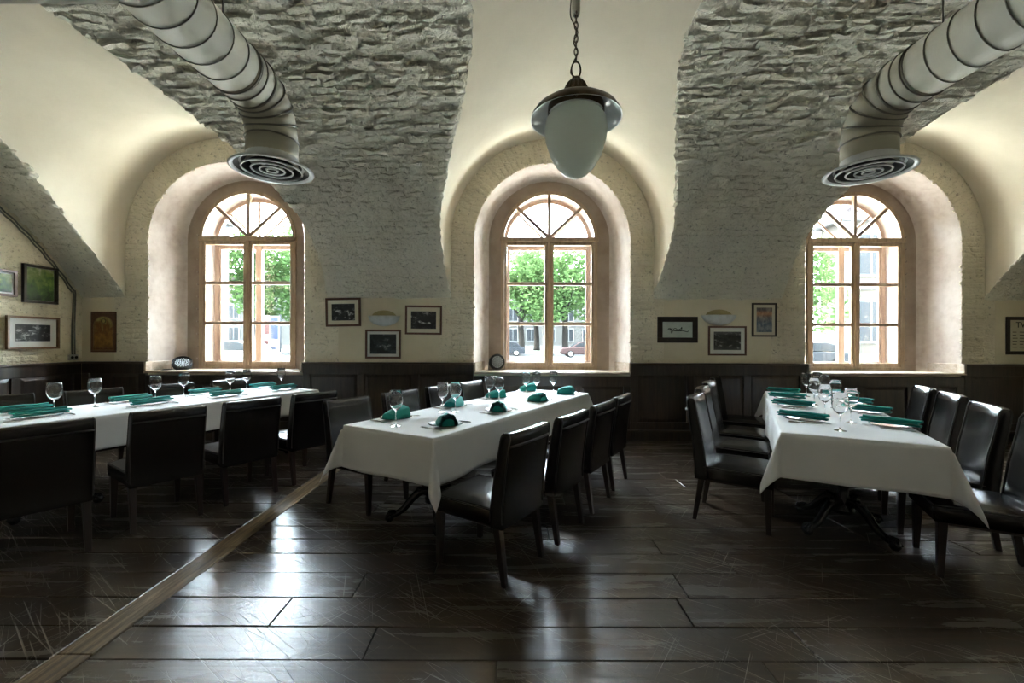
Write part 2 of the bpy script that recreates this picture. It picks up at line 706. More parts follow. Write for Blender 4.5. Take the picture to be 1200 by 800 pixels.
def place_bricks(parent, specs, key, limit=290):
    """specs: (loc, matrix3 columns (tangent, course, normal), w, h, t). The ones that show largest are parts."""
    camp = Vector((0, 0, 1.4))
    specs = sorted(specs, key=lambda s: (Vector(s[0]) - camp).length)
    rest = MB()
    for k, (loc, ax, w, h, t) in enumerate(specs):
        me = BR[key][random.randrange(10)]
        m3 = Matrix((ax[0], ax[1], ax[2])).transposed()
        mat = Matrix.Translation(loc) @ m3.to_4x4() @ Matrix.Diagonal((w, h, t, 1))
        if k < limit:
            o = link('brick', me, parent)
            o.matrix_world = mat
        else:
            rest.add([mat @ v.co for v in me.vertices], [tuple(p.vertices) for p in me.polygons])
    if rest.v:
        o = rest.build('brickwork', M[key], parent, fix=False)
        o['kind'] = 'stuff'


# ---- floor: base slab, boards, pale strip
def build_floor():
    mb = MB().box(LX - 0.3, RX + 0.3, RY - 0.5, 7.2, -0.25, -0.03)
    base = structure(mb.build('floor', M['floor']))
    seams = [LX, -2.03, 2.53, RX]
    y = RY - 0.4
    row = 0
    rg = random.Random(5)
    while y < 6.12:
        wdt = rg.choice((0.205, 0.22, 0.235, 0.25))
        y1 = min(y + wdt, 6.14)
        for b in range(3):
            a, e = seams[b], seams[b + 1]
            if b == 1:
                a += 0.165
            x = a
            first = True
            while x < e - 0.02:
                ln = rg.uniform(1.1, 2.6) if not first else rg.uniform(0.5, 2.4)
                first = False
                x1 = x + ln
                if e - x1 < 0.5:
                    x1 = e
                g = 0.0022
                dz = rg.uniform(-0.0016, 0.0016)
                m = MB()
                c = 0.003
                m.add([(x + g, y + g, -0.028), (x1 - g, y + g, -0.028), (x1 - g, y1 - g, -0.028), (x + g, y1 - g, -0.028),
                       (x + g, y + g, dz - c), (x1 - g, y + g, dz - c), (x1 - g, y1 - g, dz - c), (x + g, y1 - g, dz - c),
                       (x + g + c, y + g + c, dz), (x1 - g - c, y + g + c, dz), (x1 - g - c, y1 - g - c, dz), (x + g + c, y1 - g - c, dz)],
                      [(0, 1, 5, 4), (1, 2, 6, 5), (2, 3, 7, 6), (3, 0, 4, 7), (4, 5, 9, 8), (5, 6, 10, 9), (6, 7, 11, 10), (7, 4, 8, 11), (8, 9, 10, 11)])
                m.build('floor_board', M['floor'], base, fix=False)
                x = x1
        y = y1
        row += 1
    # the pale strip, in three lengths
    ys = [RY - 0.4, 1.9, 2.9, 4.6, 6.12]
    for a, b in zip(ys[:-1], ys[1:]):
        MB().box(-2.027, -1.868, a + 0.002, b - 0.002, -0.028, 0.003, 0.003).build('threshold_board', M['strip'], base)


build_floor()


# ---- window wall
def arch_path(cx, z0, r, zb, n=28):
    pts = [(cx - r, zb)]
    for k in range(5):
        pts.append((cx - r, zb + (z0 - zb) * (k + 1) / 6))
    for i in range(n + 1):
        a = pi - pi * i / n
        pts.append((cx + r * cos(a), z0 + r * sin(a)))
    for k in range(5):
        pts.append((cx + r, z0 - (z0 - zb) * (k + 1) / 6))
    pts.append((cx + r, zb))
    return pts


RIN = 1.115     # niche radius at the wall face
ROUT = 1.445    # outer radius of the brick border
SILL = 0.97
wall = None


def build_wall_back():
    global wall
    mb = MB()
    # plain wall between the borders, up behind the vault
    xs = [LX - 0.2] + [v for c in CX for v in (c - 1.40, c + 1.40)] + [RX + 0.2]
    for i in range(0, len(xs), 2):
        mb.box(xs[i], xs[i + 1], WY, WY + 0.25, -0.02, 2.35)
    wall = structure(mb.build('wall_back', M['wallplaster']))
    for k, c in enumerate(CX):
        # border bed behind the border bricks, arch shaped
        m = MB()
        a = arch_path(c, 2.83, 1.60, 0.0)
        b = arch_path(c, 2.83, RIN, 0.0)
        yy = WY - 0.005
        m.grid([[(p[0], yy, p[1]) for p in a], [(p[0], yy, p[1]) for p in b]])
        bed = m.build('arch_border_bed', M['ring'], wall, fix=False)
        # wall below the sill
        MB().box(c - RIN - 0.05, c + RIN + 0.05, WY + 0.01, WY + 0.1, -0.02, SILL - 0.03).build('wall_below_sill', M['wallplaster'], wall)
        # niche reveal
        prof = [(RIN, WY - 0.012, 2.83), (RIN - 0.012, WY + 0.02, 2.83), (1.075, WY + 0.16, 2.85), (1.035, WY + 0.30, 2.88), (0.995, WY + 0.42, 2.91), (0.965, WY + 0.465, 2.93), (0.93, WY + 0.485, 2.94)]
        m = MB()
        m.grid([[(p[0], y, p[1]) for p in arch_path(c, z, r, SILL - 0.04)] for r, y, z in prof])
        m.build('niche_reveal', M['niche'], wall, smooth=True, fix=False)
        prof = [(0.93, WY + 0.485, 2.94), (0.90, WY + 0.49, 2.945), (0.735, WY + 0.49, 2.965)]
        m = MB()
        m.grid([[(p[0], y, p[1]) for p in arch_path(c, z, r, SILL - 0.04)] for r, y, z in prof])
        m.build('window_casing', M['casing'], wall, fix=False)
        # bricks of the border
        specs = []
        rg = random.Random(40 + k)
        z = 1.12
        wd = ROUT - RIN
        while z < 2.80:
            h = rg.uniform(0.068, 0.082)
            for s in (-1, 1):
                cut = rg.choice((0.0, 0.36, 0.62, 0.5))
                parts = [(0, 1)] if cut == 0 else [(0, cut), (cut, 1)]
                for u0, u1 in parts:
                    w = (u1 - u0) * wd
                    x = c + s * (RIN + (u0 + u1) / 2 * wd)
                    if s > 0 and k == 2 and x > RX:
                        continue
                    specs.append(((x, WY - 0.004, z + h / 2), ((1, 0, 0), (0, 0, 1), (0, -1, 0)), w * 0.965, h * 0.90, rg.uniform(0.004, 0.022)))
            z += h
        n = 44
        for i in range(n):
            a = pi * (i + 0.5) / n
            cut = rg.choice((0.0, 0.4, 0.6, 0.5))
            parts = [(0, 1)] if cut == 0 else [(0, cut), (cut, 1)]
            for u0, u1 in parts:
                r = RIN + (u0 + u1) / 2 * wd
                tang = (-sin(a), 0, cos(a))
                rad = (cos(a), 0, sin(a))
                specs.append(((c + r * cos(a), WY - 0.004, 2.83 + r * sin(a)), (rad, tang, (0, -1, 0)), (u1 - u0) * wd * 0.965, pi * r / n * 0.92, rg.uniform(0.004, 0.016)))
        place_bricks(bed, specs, 'ring', 240)


build_wall_back()


# ---- vault: plaster cross vaults and brick bands
def build_vault():
    ceil = MB()
    ys = [WY + 0.06, WY, 6.05, 6.0, 5.95, 5.9, 5.85, 5.8, 5.72, 5.6, 5.45, 5.3, 5.1, 4.9, 4.7, 4.5, 4.2, 3.9, 3.6, 3.3, 3.0, 2.6, 2.2, 1.8, 1.4, 1.0, 0.6, 0.2, -0.2, RY - 0.02]
    for i in range(3):
        rows = []
        for y in ys:
            yy = min(y, WY)
            zb = vz(yy) - 0.005
            z0, r, c = lz0(yy), lr(yy), lcx(i, yy)
            pts = []
            n = 40
            if zb < z0:
                a0 = 0.0
                for k in range(6):
                    pts.append((c - r, y, zb + (z0 - zb) * k / 6))
            else:
                a0 = math.asin(min(1, (zb - z0) / r))
                for k in range(6):
                    a = a0 + (pi / 2 - a0) * k / 60
                    pts.append((c - r * cos(a), y, z0 + r * sin(a)))
                a0 = a0 + (pi / 2 - a0) * 6 / 60
            for k in range(n + 1):
                a = a0 + (pi - 2 * a0) * k / n
                pts.append((c - r * cos(a), y, z0 + r * sin(a)))
            left = pts[:6]
            pts += [(2 * c - p[0], p[1], p[2]) for p in left[::-1]]
            rows.append(pts)
        ceil.grid(rows)
    co = structure(ceil.build('ceiling', M['plaster'], smooth=True, fix=False))

    # brick bands between the plaster vaults
    def xl(b, y, z):
        return LX - 0.05 if b == 0 else lcx(b - 1, y) + hw(y, z)

    def xr(b, y, z):
        return RX + 0.05 if b == 3 else lcx(b, y) - hw(y, z)
    th0 = math.acos((WY - VY) / VR)
    th1 = math.acos((RY - VY) / VR)

    def pt(th):
        return VY + VR * cos(th), VZ + VR * sin(th)

    names = ('outer left', 'left', 'right', 'outer right')
    for b in range(4):
        m = MB()
        rows = []
        th = th0 - 0.02
        while th < th1:
            y, z = pt(th)
            fine = y > 2.4
            a, e = xl(b, min(y, WY), z), xr(b, min(y, WY), z)
            n = 64
            row = []
            up = 0.35 + 0.65 * ss((th - th0) / 0.5)
            for j in range(n + 1):
                x = a + (e - a) * j / n
                p = Vector((x, y, z))
                d = 0.0
                if fine:
                    q = Vector((x * 6, th * VR * 13, 3.1 * b))
                    d = 0.030 * noise.fractal(q, 0.9, 2.0, 3) + 0.014 * noise.noise(Vector((x * 2.2, th * 8, 7.7)))
                    d = max(-0.006, d + 0.004) * up
                if j in (0, n):
                    d = -0.05
                elif j in (1, n - 1):
                    d = max(d, 0.0) * 0.7
                nn = Vector((0, -cos(th), -sin(th)))
                p = p + nn * d
                if j in (0, n):
                    p.x += 0.02 if j == 0 else -0.02
                elif j in (1, n - 1):
                    rag = 0.004 + 0.045 * up * abs(noise.noise(Vector((th * 40, b * 9.0, j))))
                    p.x = (a - rag) if j == 1 else (e + rag)
                row.append(p)
            rows.append(row)
            th += 0.035 / VR if fine else 0.15 / VR
        m.grid(rows, flip=True)
        band = structure(m.build('vault', M['vault'], smooth=False, fix=False))
        band['label'] = 'rough grey painted brick vault band, %s of the four' % {'outer left': 'leftmost', 'left': 'second from left', 'right': 'third from left', 'outer right': 'rightmost'}[names[b]]
        # bricks laid in courses across the band
        rg = random.Random(70 + b)
        specs = []
        th = th0 + 0.006
        row_i = 0
        while True:
            h = rg.uniform(0.074, 0.092)
            thc = th + h / 2 / VR
            y, z = pt(thc)
            if y < 2.75:
                break
            a, e = xl(b, y, z), xr(b, y, z)
            a, e = max(a, LX), min(e, RX)
            x = a - (0.13 if row_i % 2 else 0.0) + rg.uniform(-0.03, 0.03)
            up = ss((thc - th0) / 0.6)
            while x < e:
                w = rg.uniform(0.20, 0.30)
                x0, x1 = max(x, a - rg.uniform(0, 0.02)), min(x + w, e + rg.uniform(0, 0.02))
                x += w
                if x1 - x0 < 0.06 or rg.random() < 0.10 + 0.06 * up:
                    continue
                xm = (x0 + x1) / 2
                if not -1.35 * y - 0.5 < xm < 1.35 * y + 0.5:
                    continue
                t = rg.uniform(0.006, 0.018) + up * rg.uniform(0.0, 0.027)
                tl = rg.uniform(-0.09, 0.09) * (0.3 + up)
                nn = Vector((tl, -cos(thc), -sin(thc))).normalized()
                tx = Vector((1, 0, 0)) - nn * nn.x
                tx.normalize()
                ty = nn.cross(tx)
                specs.append((Vector((xm, y, z)), (tx, ty, nn), (x1 - x0) * 0.95, h * rg.uniform(0.86, 0.98), t))
            th += h / VR
            row_i += 1
        place_bricks(band, specs, 'vault', 290)


build_vault()


# ---- side and rear walls
def build_side_walls():
    # left wall with painted bricks
    m = MB()
    ys = [WY + 0.02 - 0.1 * k for k in range(int((WY - RY) / 0.1) + 2)]
    m.grid([[(LX, y, -0.02), (LX, y, vz(max(RY, min(y, WY))) + 0.12)] for y in ys])
    wl = structure(m.build('wall_left', M['yellow'], fix=False))
    specs = []
    rg = random.Random(9)
    z = 1.12
    r = 0
    while z < 3.5:
        h = rg.uniform(0.072, 0.086)
        y = WY - (0.0 if r % 2 else 0.12)
        while y > 4.75:
            w = rg.uniform(0.2, 0.29)
            y0 = y - w
            if vz(min(WY, y0 + w)) + 0.0 > z + h and rg.random() > 0.06 and y <= WY:
                specs.append(((LX, y0 + w / 2, z + h / 2), ((0, 1, 0), (0, 0, 1), (1, 0, 0)), w * 0.95, h * 0.9, rg.uniform(0.003, 0.014)))
            y = y0
        z += h
        r += 1
    place_bricks(wl, specs, 'yellow', 280)
    m = MB()
    m.grid([[(RX, y, vz(max(RY, min(y, WY))) + 0.12), (RX, y, -0.02)] for y in ys])
    structure(m.build('wall_right', M['yellow'], fix=False))
    # rear wall, behind the camera
    structure(MB().box(LX - 0.1, RX + 0.1, RY - 0.3, RY, -0.02, 4.3).build('wall_rear', M['rearwall']))


build_side_walls()


# ---- wainscot
WF = 6.045      # front of the wainscot frame


def panelling(name, x0, x1, top, axis='x', fixed=WF, cap=True):
    """frame and panel dado from x0 to x1; along x at y=fixed facing -y, or along y at x=fixed facing +x"""
    root = structure(empty(name, (0, 0, 0)))

    def B(u0, u1, d0, d1, z0, z1, c=0.004):
        # d: distance out of the wall (positive into the room) relative to the frame face
        if axis == 'x':
            return MB().box(u0, u1, fixed - d1, fixed - d0, z0, z1, c)
        return MB().box(fixed + d0, fixed + d1, u0, u1, z0, z1, c)
    L = x1 - x0
    n = max(1, round(L / 0.82))
    st = 0.10
    pw = (L - st * (n + 1)) / n
    B(x0, x1, -0.05, -0.022, 0.02, top - 0.03, 0).build('backing', M['wains'], root)
    B(x0, x1, 0.0, 0.018, 0.0, 0.13).build('skirting', M['wains'], root)
    B(x0, x1, -0.03, 0.026, 0.13, 0.15, 0.006).build('skirting_bead', M['cap'], root)
    B(x0, x1, -0.03, 0.0, 0.151, 0.26).build('bottom_rail', M['wains'], root)
    B(x0, x1, -0.03, 0.0, top - 0.17, top - 0.03).build('top_rail', M['wains'], root)
    if cap:
        B(x0, x1, -0.055, 0.035, top - 0.03, top, 0.008).build('cap_rail', M['cap'], root)
    for i in range(n + 1):
        u = x0 + i * (pw + st)
        B(u, u + st, -0.03, 0.0, 0.26, top - 0.17).build('stile', M['wains'], root)
    for i in range(n):
        u = x0 + st + i * (pw + st)
        # raised panel: field with sloping edges
        mb = MB()
        g, s = 0.002, 0.045
        z0, z1 = 0.262, top - 0.172
        pts = [(u + g, z0), (u + pw - g, z0), (u + pw - g, z1), (u + g, z1)]
        ins = [(u + s, z0 + s), (u + pw - s, z0 + s), (u + pw - s, z1 - s), (u + s, z1 - s)]
        if axis == 'x':
            V = [(a, fixed + 0.02, b) for a, b in pts] + [(a, fixed + 0.006, b) for a, b in ins]
        else:
            V = [(fixed - 0.02, a, b) for a, b in pts] + [(fixed - 0.006, a, b) for a, b in ins]
        mb.add(V, [(4, 5, 6, 7), (0, 1, 5, 4), (1, 2, 6, 5), (2, 3, 7, 6), (3, 0, 4, 7)])
        mb.build('panel', M['wains'], root)
    return root


WT = 1.10
edges = [LX] + [v for c in CX for v in (c - RIN, c + RIN)] + [RX]
tn = 1
for i in range(0, len(edges), 2):
    panelling('trim_%d' % tn, edges[i] + (0.05 if i == 0 else 0), edges[i + 1], WT)
    tn += 1
for c in CX:
    t = panelling('trim_%d' % tn, c - RIN + 0.002, c + RIN - 0.002, SILL - 0.03, cap=False)
    tn += 1
    # sill board and the raised returns at both ends
    pts = [(c - RIN + 0.012, WF - 0.045), (c + RIN - 0.012, WF - 0.045), (c + RIN - 0.012, WY + 0.01), (c + 0.94, WY + 0.48), (c - 0.94, WY + 0.48), (c - RIN + 0.012, WY + 0.01)]
    MB().prism(pts, SILL - 0.03, SILL, 'z').build('sill_board', M['sill'], t, bevel=0.006)
    for s in (-1, 1):
        q = [(c + s * (RIN - 0.002), WF - 0.03), (c + s * (RIN - 0.035), WF - 0.03), (c + s * (RIN - 0.035), WY + 0.02), (c + s * 0.985, WY + 0.36), (c + s * 1.015, WY + 0.36), (c + s * (RIN - 0.002), WY + 0.02)]
        MB().prism(q, SILL + 0.001, WT, 'z').build('sill_return', M['sill'], t, bevel=0.004)
panelling('trim_%d' % tn, 2.2, WF - 0.0, WT, 'y', LX + 0.055)
panelling('trim_%d' % (tn + 1), RY, 2.2, WT, 'y', LX + 0.055)


# ------------------------------------------------------------------ windows
def arch_frame(cx, z0, r, zb, t, y0, y1):
    """solid arched frame: outer radius r, face width t, between y0 and y1, with bottom rail"""
    m = MB()
    o = arch_path(cx, z0, r, zb)
    i = arch_path(cx, z0, r - t, zb + t)
    n = len(o)
    i = [(p[0], max(p[1], zb + t)) for p in i]
    o.append(o[0])
    i.append(i[0])
    m.grid([[(p[0], y1, p[1]) for p in o], [(p[0], y0, p[1]) for p in o], [(p[0], y0, p[1]) for p in i], [(p[0], y1, p[1]) for p in i], [(p[0], y1, p[1]) for p in o]])
    return m


def sector(cx, z0, r, a0, a1, y0, y1, n=10):
    poly = [(cx, z0)] + [(cx + r * cos(a0 + (a1 - a0) * k / n), z0 + r * sin(a0 + (a1 - a0) * k / n)) for k in range(n + 1)]
    return MB().prism(poly, y0, y1, 'y')


def build_window(num, cx):
    Y = WY + 0.47
    root = structure(empty('window_%d' % num, (cx, Y, SILL)))

    def put(mb, name, mat, **kw):
        mb.xf(Matrix.Translation((-cx, -Y, -SILL)))
        return mb.build(name, mat, root, **kw)
    R, Z0, ZB = 0.745, 2.97, SILL
    put(arch_frame(cx, Z0, R, ZB, 0.05, Y, Y + 0.09), 'frame', M['frame'])
    put(MB().box(cx - R - 0.012, cx + R + 0.012, Y - 0.018, Y + 0.09, Z0 - 0.035, Z0 + 0.035, 0.008), 'transom', M['frame'])
    put(MB().box(cx - 0.024, cx + 0.024, Y - 0.012, Y + 0.09, ZB + 0.05, Z0 - 0.035, 0.006), 'mullion', M['frame'])
    zt, zb = Z0 - 0.037, ZB + 0.052
    for s in (-1, 1):
        xa, xb = sorted((cx + s * 0.026, cx + s * (R - 0.052)))
        sash = put(MB().box(xa, xa + 0.042, Y + 0.01, Y + 0.06, zb, zt, 0.005), 'sash_stile', M['frame'])
        put(MB().box(xb - 0.042, xb, Y + 0.01, Y + 0.06, zb, zt, 0.005), 'sash_stile', M['frame'])
        put(MB().box(xa + 0.042, xb - 0.042, Y + 0.01, Y + 0.06, zt - 0.05, zt, 0.005), 'sash_rail', M['frame'])
        put(MB().box(xa + 0.042, xb - 0.042, Y + 0.01, Y + 0.06, zb, zb + 0.06, 0.005), 'sash_rail', M['frame'])
        g0, g1 = zb + 0.06, zt - 0.05
        hgt = (g1 - g0 - 2 * 0.05) / 3
        for k in range(3):
            z = g0 + k * (hgt + 0.05)
            put(MB().box(xa + 0.043, xb - 0.043, Y + 0.032, Y + 0.037, z + 0.0005, z + hgt - 0.0005), 'pane', M['pane'])
            if k < 2:
                put(MB().box(xa + 0.042, xb - 0.042, Y + 0.012, Y + 0.056, z + hgt, z + hgt + 0.05, 0.006), 'glazing_bar', M['frame'])
    # fan light
    for a in (pi / 4, pi / 2, 3 * pi / 4):
        d = Vector((cos(a), 0, sin(a)))
        p0 = Vector((cx, Y + 0.045, Z0 + 0.035)) + d * 0.0
        put(MB().tube([p0, Vector((cx, Y + 0.045, Z0)) + d * (R - 0.045)], 0.02, sq=(0.05, 0.046)), 'fan_bar', M['frame'])
    for k in range(4):
        put(sector(cx, Z0 + 0.03, R - 0.055, k * pi / 4 + 0.02, (k + 1) * pi / 4 - 0.02, Y + 0.043, Y + 0.047), 'fan_pane', M['pane'])
    # boarded lining between the two casements, and the outer casement
    m = MB()
    prof = [(R - 0.01, Y + 0.09), (R - 0.03, Y + 0.36), (R + 0.06, Y + 0.48)]
    m.grid([[(p[0], y, p[1]) for p in arch_path(cx, Z0, r, ZB)] for r, y in prof])
    put(m, 'lining', M['reveal'], smooth=True, fix=False)
    put(MB().box(cx - R + 0.01, cx + R - 0.01, Y + 0.092, Y + 0.48, ZB - 0.06, ZB + 0.004), 'outer_sill', M['reveal'])
    Y2 = Y + 0.30
    R2 = R - 0.035
    put(arch_frame(cx, Z0, R2, ZB + 0.006, 0.055, Y2, Y2 + 0.06), 'outer_frame', M['reveal'])
    put(MB().box(cx - R2 + 0.05, cx + R2 - 0.05, Y2 - 0.01, Y2 + 0.06, Z0 - 0.04, Z0 + 0.03, 0.006), 'outer_transom', M['reveal'])
    put(MB().box(cx - 0.05, cx + 0.05, Y2 - 0.008, Y2 + 0.06, ZB + 0.06, Z0 - 0.04, 0.006), 'outer_mullion', M['reveal'])
    for s in (-1, 1):
        xa, xb = sorted((cx + s * 0.052, cx + s * (R2 - 0.057)))
        put(MB().box(xa, xb, Y2 + 0.012, Y2 + 0.05, ZB + 0.062, ZB + 0.12, 0.005), 'outer_sash_rail', M['reveal'])
        put(MB().box(xa, xb, Y2 + 0.012, Y2 + 0.05, Z0 - 0.10, Z0 - 0.042, 0.005), 'outer_sash_rail', M['reveal'])
        xo = xb - 0.04 if s > 0 else xa
        put(MB().box(xo, xo + 0.04, Y2 + 0.012, Y2 + 0.05, ZB + 0.12, Z0 - 0.10, 0.005), 'outer_sash_stile', M['reveal'])
        put(MB().box(xa + 0.01, xb - 0.01, Y2 + 0.03, Y2 + 0.034, ZB + 0.10, Z0 - 0.08), 'outer_pane', M['pane'])
    m = MB()
    n = 24
    pts = [Vector((cx + 0.45 * cos(pi * i / n), Y2 + 0.03, Z0 + 0.03 + 0.45 * sin(pi * i / n))) for i in range(n + 1)]
    for a in (pi / 4, pi / 2, 3 * pi / 4):
        d = Vector((cos(a), 0, sin(a)))
        put(MB().tube([Vector((cx, Y2 + 0.03, Z0 + 0.03)), Vector((cx, Y2 + 0.03, Z0)) + d * (R2 - 0.05)], 0.02, sq=(0.035, 0.03)), 'outer_fan_bar', M['reveal'])
    # little hooks on the casing at the side
    for k in range(11):
        z = ZB + 0.15 + k * 0.19
        s = -1 if num == 1 else 1
        if num == 2:
            break
        put(MB().tube([(cx + s * (R + 0.015), Y + 0.018, z), (cx + s * (R + 0.015), Y - 0.012, z), (cx + s * (R + 0.015), Y - 0.016, z + 0.018)], 0.005, 6), 'hook', M['steel'])
    return root


for i, c in enumerate(CX):
    build_window(i + 1, c)

# ------------------------------------------------------------------ chairs
ORD = ('nearest the camera', 'second from the camera', 'third from the camera', 'farthest from the camera')


def smooth_path(keys, n):
    """Catmull-Rom through keys"""
    P = [Vector(k) for k in keys]
    out = []
    for i in range(len(P) - 1):
        p0, p1, p2, p3 = P[max(i - 1, 0)], P[i], P[i + 1], P[min(i + 2, len(P) - 1)]
        for k in range(n):
            t = k / n
            out.append(0.5 * ((2 * p1) + (p2 - p0) * t + (2 * p0 - 5 * p1 + 4 * p2 - p3) * t * t + (3 * p1 - p0 - 3 * p2 + p3) * t ** 3))
    out.append(P[-1])
    return out


def make_chair(H, curve, lean, roll):
    root = empty('dining_chair')
    # seat: upholstered box with a domed cushion
    w, y0, y1 = 0.235, -0.19, 0.275
    rows = []
    n = 10
    for j in range(n + 1):
        v = j / n
        y = y0 + (y1 - y0) * v
        r = []
        for i in range(n + 1):
            u = i / n
            ww = w * (0.965 + 0.035 * v)
            x = -ww + 2 * ww * u
            e = (1 - (2 * u - 1) ** 8) * (1 - (2 * v - 1) ** 8)
            dome = 0.016 * (1 - (2 * u - 1) ** 2) * (1 - (2 * v - 1) ** 2)
            r.append((x, y, 0.437 + 0.016 * e + dome))
        rows.append(r)
    m = MB().grid(rows)
    loop = [rows[0][i] for i in range(n + 1)] + [rows[j][n] for j in range(1, n + 1)] + [rows[n][i] for i in range(n - 1, -1, -1)] + [rows[j][0] for j in range(n - 1, 0, -1)]
    k = len(loop)
    mid = [(p[0] * 1.015, 0.04 + (p[1] - 0.04) * 1.015, 0.405) for p in loop]
    low = [(p[0] * 0.995, 0.04 + (p[1] - 0.04) * 0.995, 0.335) for p in loop]
    m.add(loop + mid + low, [(i, i + k, (i + 1) % k + k, (i + 1) % k) for i in range(k)] + [(i + k, i + 2 * k, (i + 1) % k + 2 * k, (i + 1) % k + k) for i in range(k)] + [tuple(range(2 * k, 3 * k))])
    seat = m.build('seat', M['leather'], root, smooth=True)
    pts = [(p[0] * 1.012, 0.04 + (p[1] - 0.04) * 1.012, 0.428) for p in loop]
    MB().tube(pts, 0.0045, 6, closed=True).build('piping', M['seam'], seat, smooth=True)
    # back: slab with curved front and rear
    zs = [0.325, 0.36, 0.42, 0.48, 0.56, 0.64, 0.72, 0.79, H - 0.07, H - 0.03, H - 0.008, H]
    zs = sorted(set(z for z in zs if z <= H))
    nx = 10
    wb = 0.232

    def yc(z):
        t = max(0.0, (z - 0.42) / (H - 0.42))
        return -0.215 - lean * t ** 1.25 + curve * sin(pi * min(1, t)) * -0.35

    def th(z):
        t = (z - 0.325) / (H - 0.325)
        return 0.088 - 0.028 * t
    fr, bk = [], []
    for z in zs:
        cap = max(0.0, (z - (H - 0.03)) / 0.03)
        rf, rb = [], []
        for i in range(nx + 1):
            s = -1 + 2 * i / nx
            x = s * wb * (1 - 0.012 * cap)
            cv = curve * 0.8 * (s * s - 0.3) * min(1, max(0, (z - 0.45) / 0.2))
            t = th(z) * (1 - 0.45 * cap * cap)
            puff = 0.010 * (1 - s ** 4) * (0 if z < 0.45 else 1) * (1 - cap)
            rf.append((x, yc(z) + cv + t / 2 + puff, z))
            rb.append((x, yc(z) + cv - t / 2 - 0.004 * (1 - s ** 4), z))
        fr.append(rf)
        bk.append(rb)
    m = MB().grid(fr, flip=True).grid(bk)
    m.grid([fr[-1], bk[-1]])
    m.grid([bk[0], fr[0]])
    for i in (0, nx):
        m.grid([[r[i] for r in fr], [r[i] for r in bk]], flip=(i == 0))
    import bmesh
    back = m.build('backrest', M['leather'], root, smooth=True)
    b = bmesh.new()
    b.from_mesh(back.data)
    bmesh.ops.remove_doubles(b, verts=b.verts, dist=1e-5)
    bmesh.ops.recalc_face_normals(b, faces=b.faces)
    b.to_mesh(back.data)
    b.free()
    back.data.polygons.foreach_set('use_smooth', [True] * len(back.data.polygons))
    bv = back.modifiers.new('bevel', 'BEVEL')
    bv.width, bv.segments, bv.limit_method, bv.angle_limit = 0.011, 3, 'ANGLE', radians(50)
    for i in (0, nx):
        for side, sg in ((fr, 1), (bk, -1)):
            pts = [(r[i][0] * 0.992, r[i][1] + sg * 0.0005, r[i][2]) for r in side[1:]]
            MB().tube(smooth_path(pts, 2), 0.0042, 6).build('piping', M['seam'], back, smooth=True)
    zr = H - roll
    j = min(range(len(zs)), key=lambda q: abs(zs[q] - zr))
    pts = [(x, y - 0.003, zr) for x, y, z in bk[j]]
    MB().tube(pts, 0.0065, 6).build('top_seam', M['seam'], back, smooth=True)
    # legs
    for sx in (-1, 1):
        for front in (True, False):
            if front:
                a, c, r0, r1 = (sx * 0.205, 0.235, 0.34), (sx * 0.208, 0.243, 0.0), 0.024, 0.016
            else:
                a, c, r0, r1 = (sx * 0.205, -0.205, 0.36), (sx * 0.207, -0.262, 0.0), 0.024, 0.016
            V = []
            for (px, py, pz), r in ((a, r0), (c, r1)):
                V += [(px - r, py - r, pz), (px + r, py - r, pz), (px + r, py + r, pz), (px - r, py + r, pz)]
            m = MB().add(V, [(0, 1, 2, 3), (7, 6, 5, 4), (0, 4, 5, 1), (1, 5, 6, 2), (2, 6, 7, 3), (3, 7, 4, 0)])
            m.build('leg', M['leg'], root, bevel=0.004)
    MB().box(-0.2, 0.2, -0.17, 0.24, 0.31, 0.337, 0.004).build('seat_frame', M['leg'], root)
    return root


low_chair = make_chair(0.88, 0.012, 0.075, 0.075)
tall_chair = make_chair(0.955, 0.045, 0.10, 0.10)
used = set()


def chair(proto, x, y, face, label, group):
    o = proto if proto.name not in used else copy_tree(proto)
    used.add(proto.name)
    if o is not proto:
        for ch in o.children:
            pass
    o.location = (x, y, 0)
    o.rotation_euler = (0, 0, atan2(-face[0], face[1]))
    tag(o, label, 'chair', group)
    return o


# placed as (x, y) of the seat centre, facing direction
G1 = 'chairs at the left table'
for k, (x, y, f) in enumerate([(-3.15, 2.82, (-.82, .57)), (-2.835, 3.41, (-.82, .57)), (-2.52, 3.93, (-.83, .555)), (-2.22, 4.46, (-.84, .54))]):
    chair(low_chair, x, y, f, 'dark leather chair on the near side of the left table, %s' % ORD[k], G1)
for k, (x, y) in enumerate([(-4.56, 3.87), (-4.19, 4.42), (-3.83, 5.0), (-3.50, 5.56)]):
    chair(low_chair, x, y, (.90, -.43), 'dark leather chair tucked in between left table and window wall, %s' % ORD[k], G1)
G2 = 'chairs at the middle table'
for k, (x, y, f) in enumerate([(-.139, 2.75, (-.83, .556)), (.21, 3.26, (-.84, .54)), (.545, 3.80, (-.85, .53)), (.84, 4.32, (-.86, .51))]):
    chair(low_chair, x, y, f, 'dark leather chair on the right side of the middle table, %s' % ORD[k], G2)
for k, (x, y) in enumerate([(-1.25, 3.73), (-.93, 4.33), (-.61, 4.90), (-.30, 5.46)]):
    chair(low_chair, x, y, (.86, -.51), 'dark leather chair on the left side of the middle table, %s' % ORD[k], G2)
G3 = 'chairs at the right table'
for k, (x, y) in enumerate([(1.785, 3.41), (2.13, 4.06), (2.47, 4.67), (2.88, 5.38)]):
    chair(tall_chair, x, y, (.83, -.557), 'dark leather chair on the left side of the right table, %s' % ORD[k], G3)
for k, (x, y) in enumerate([(2.88, 2.62), (3.16, 3.19), (3.58, 3.85), (3.87, 4.40)]):
    chair(tall_chair, x, y, (-.876, .482), 'dark leather chair on the right side of the right table, %s' % ORD[k], G3)


# ------------------------------------------------------------------ tables and cloths
TOP = 0.775


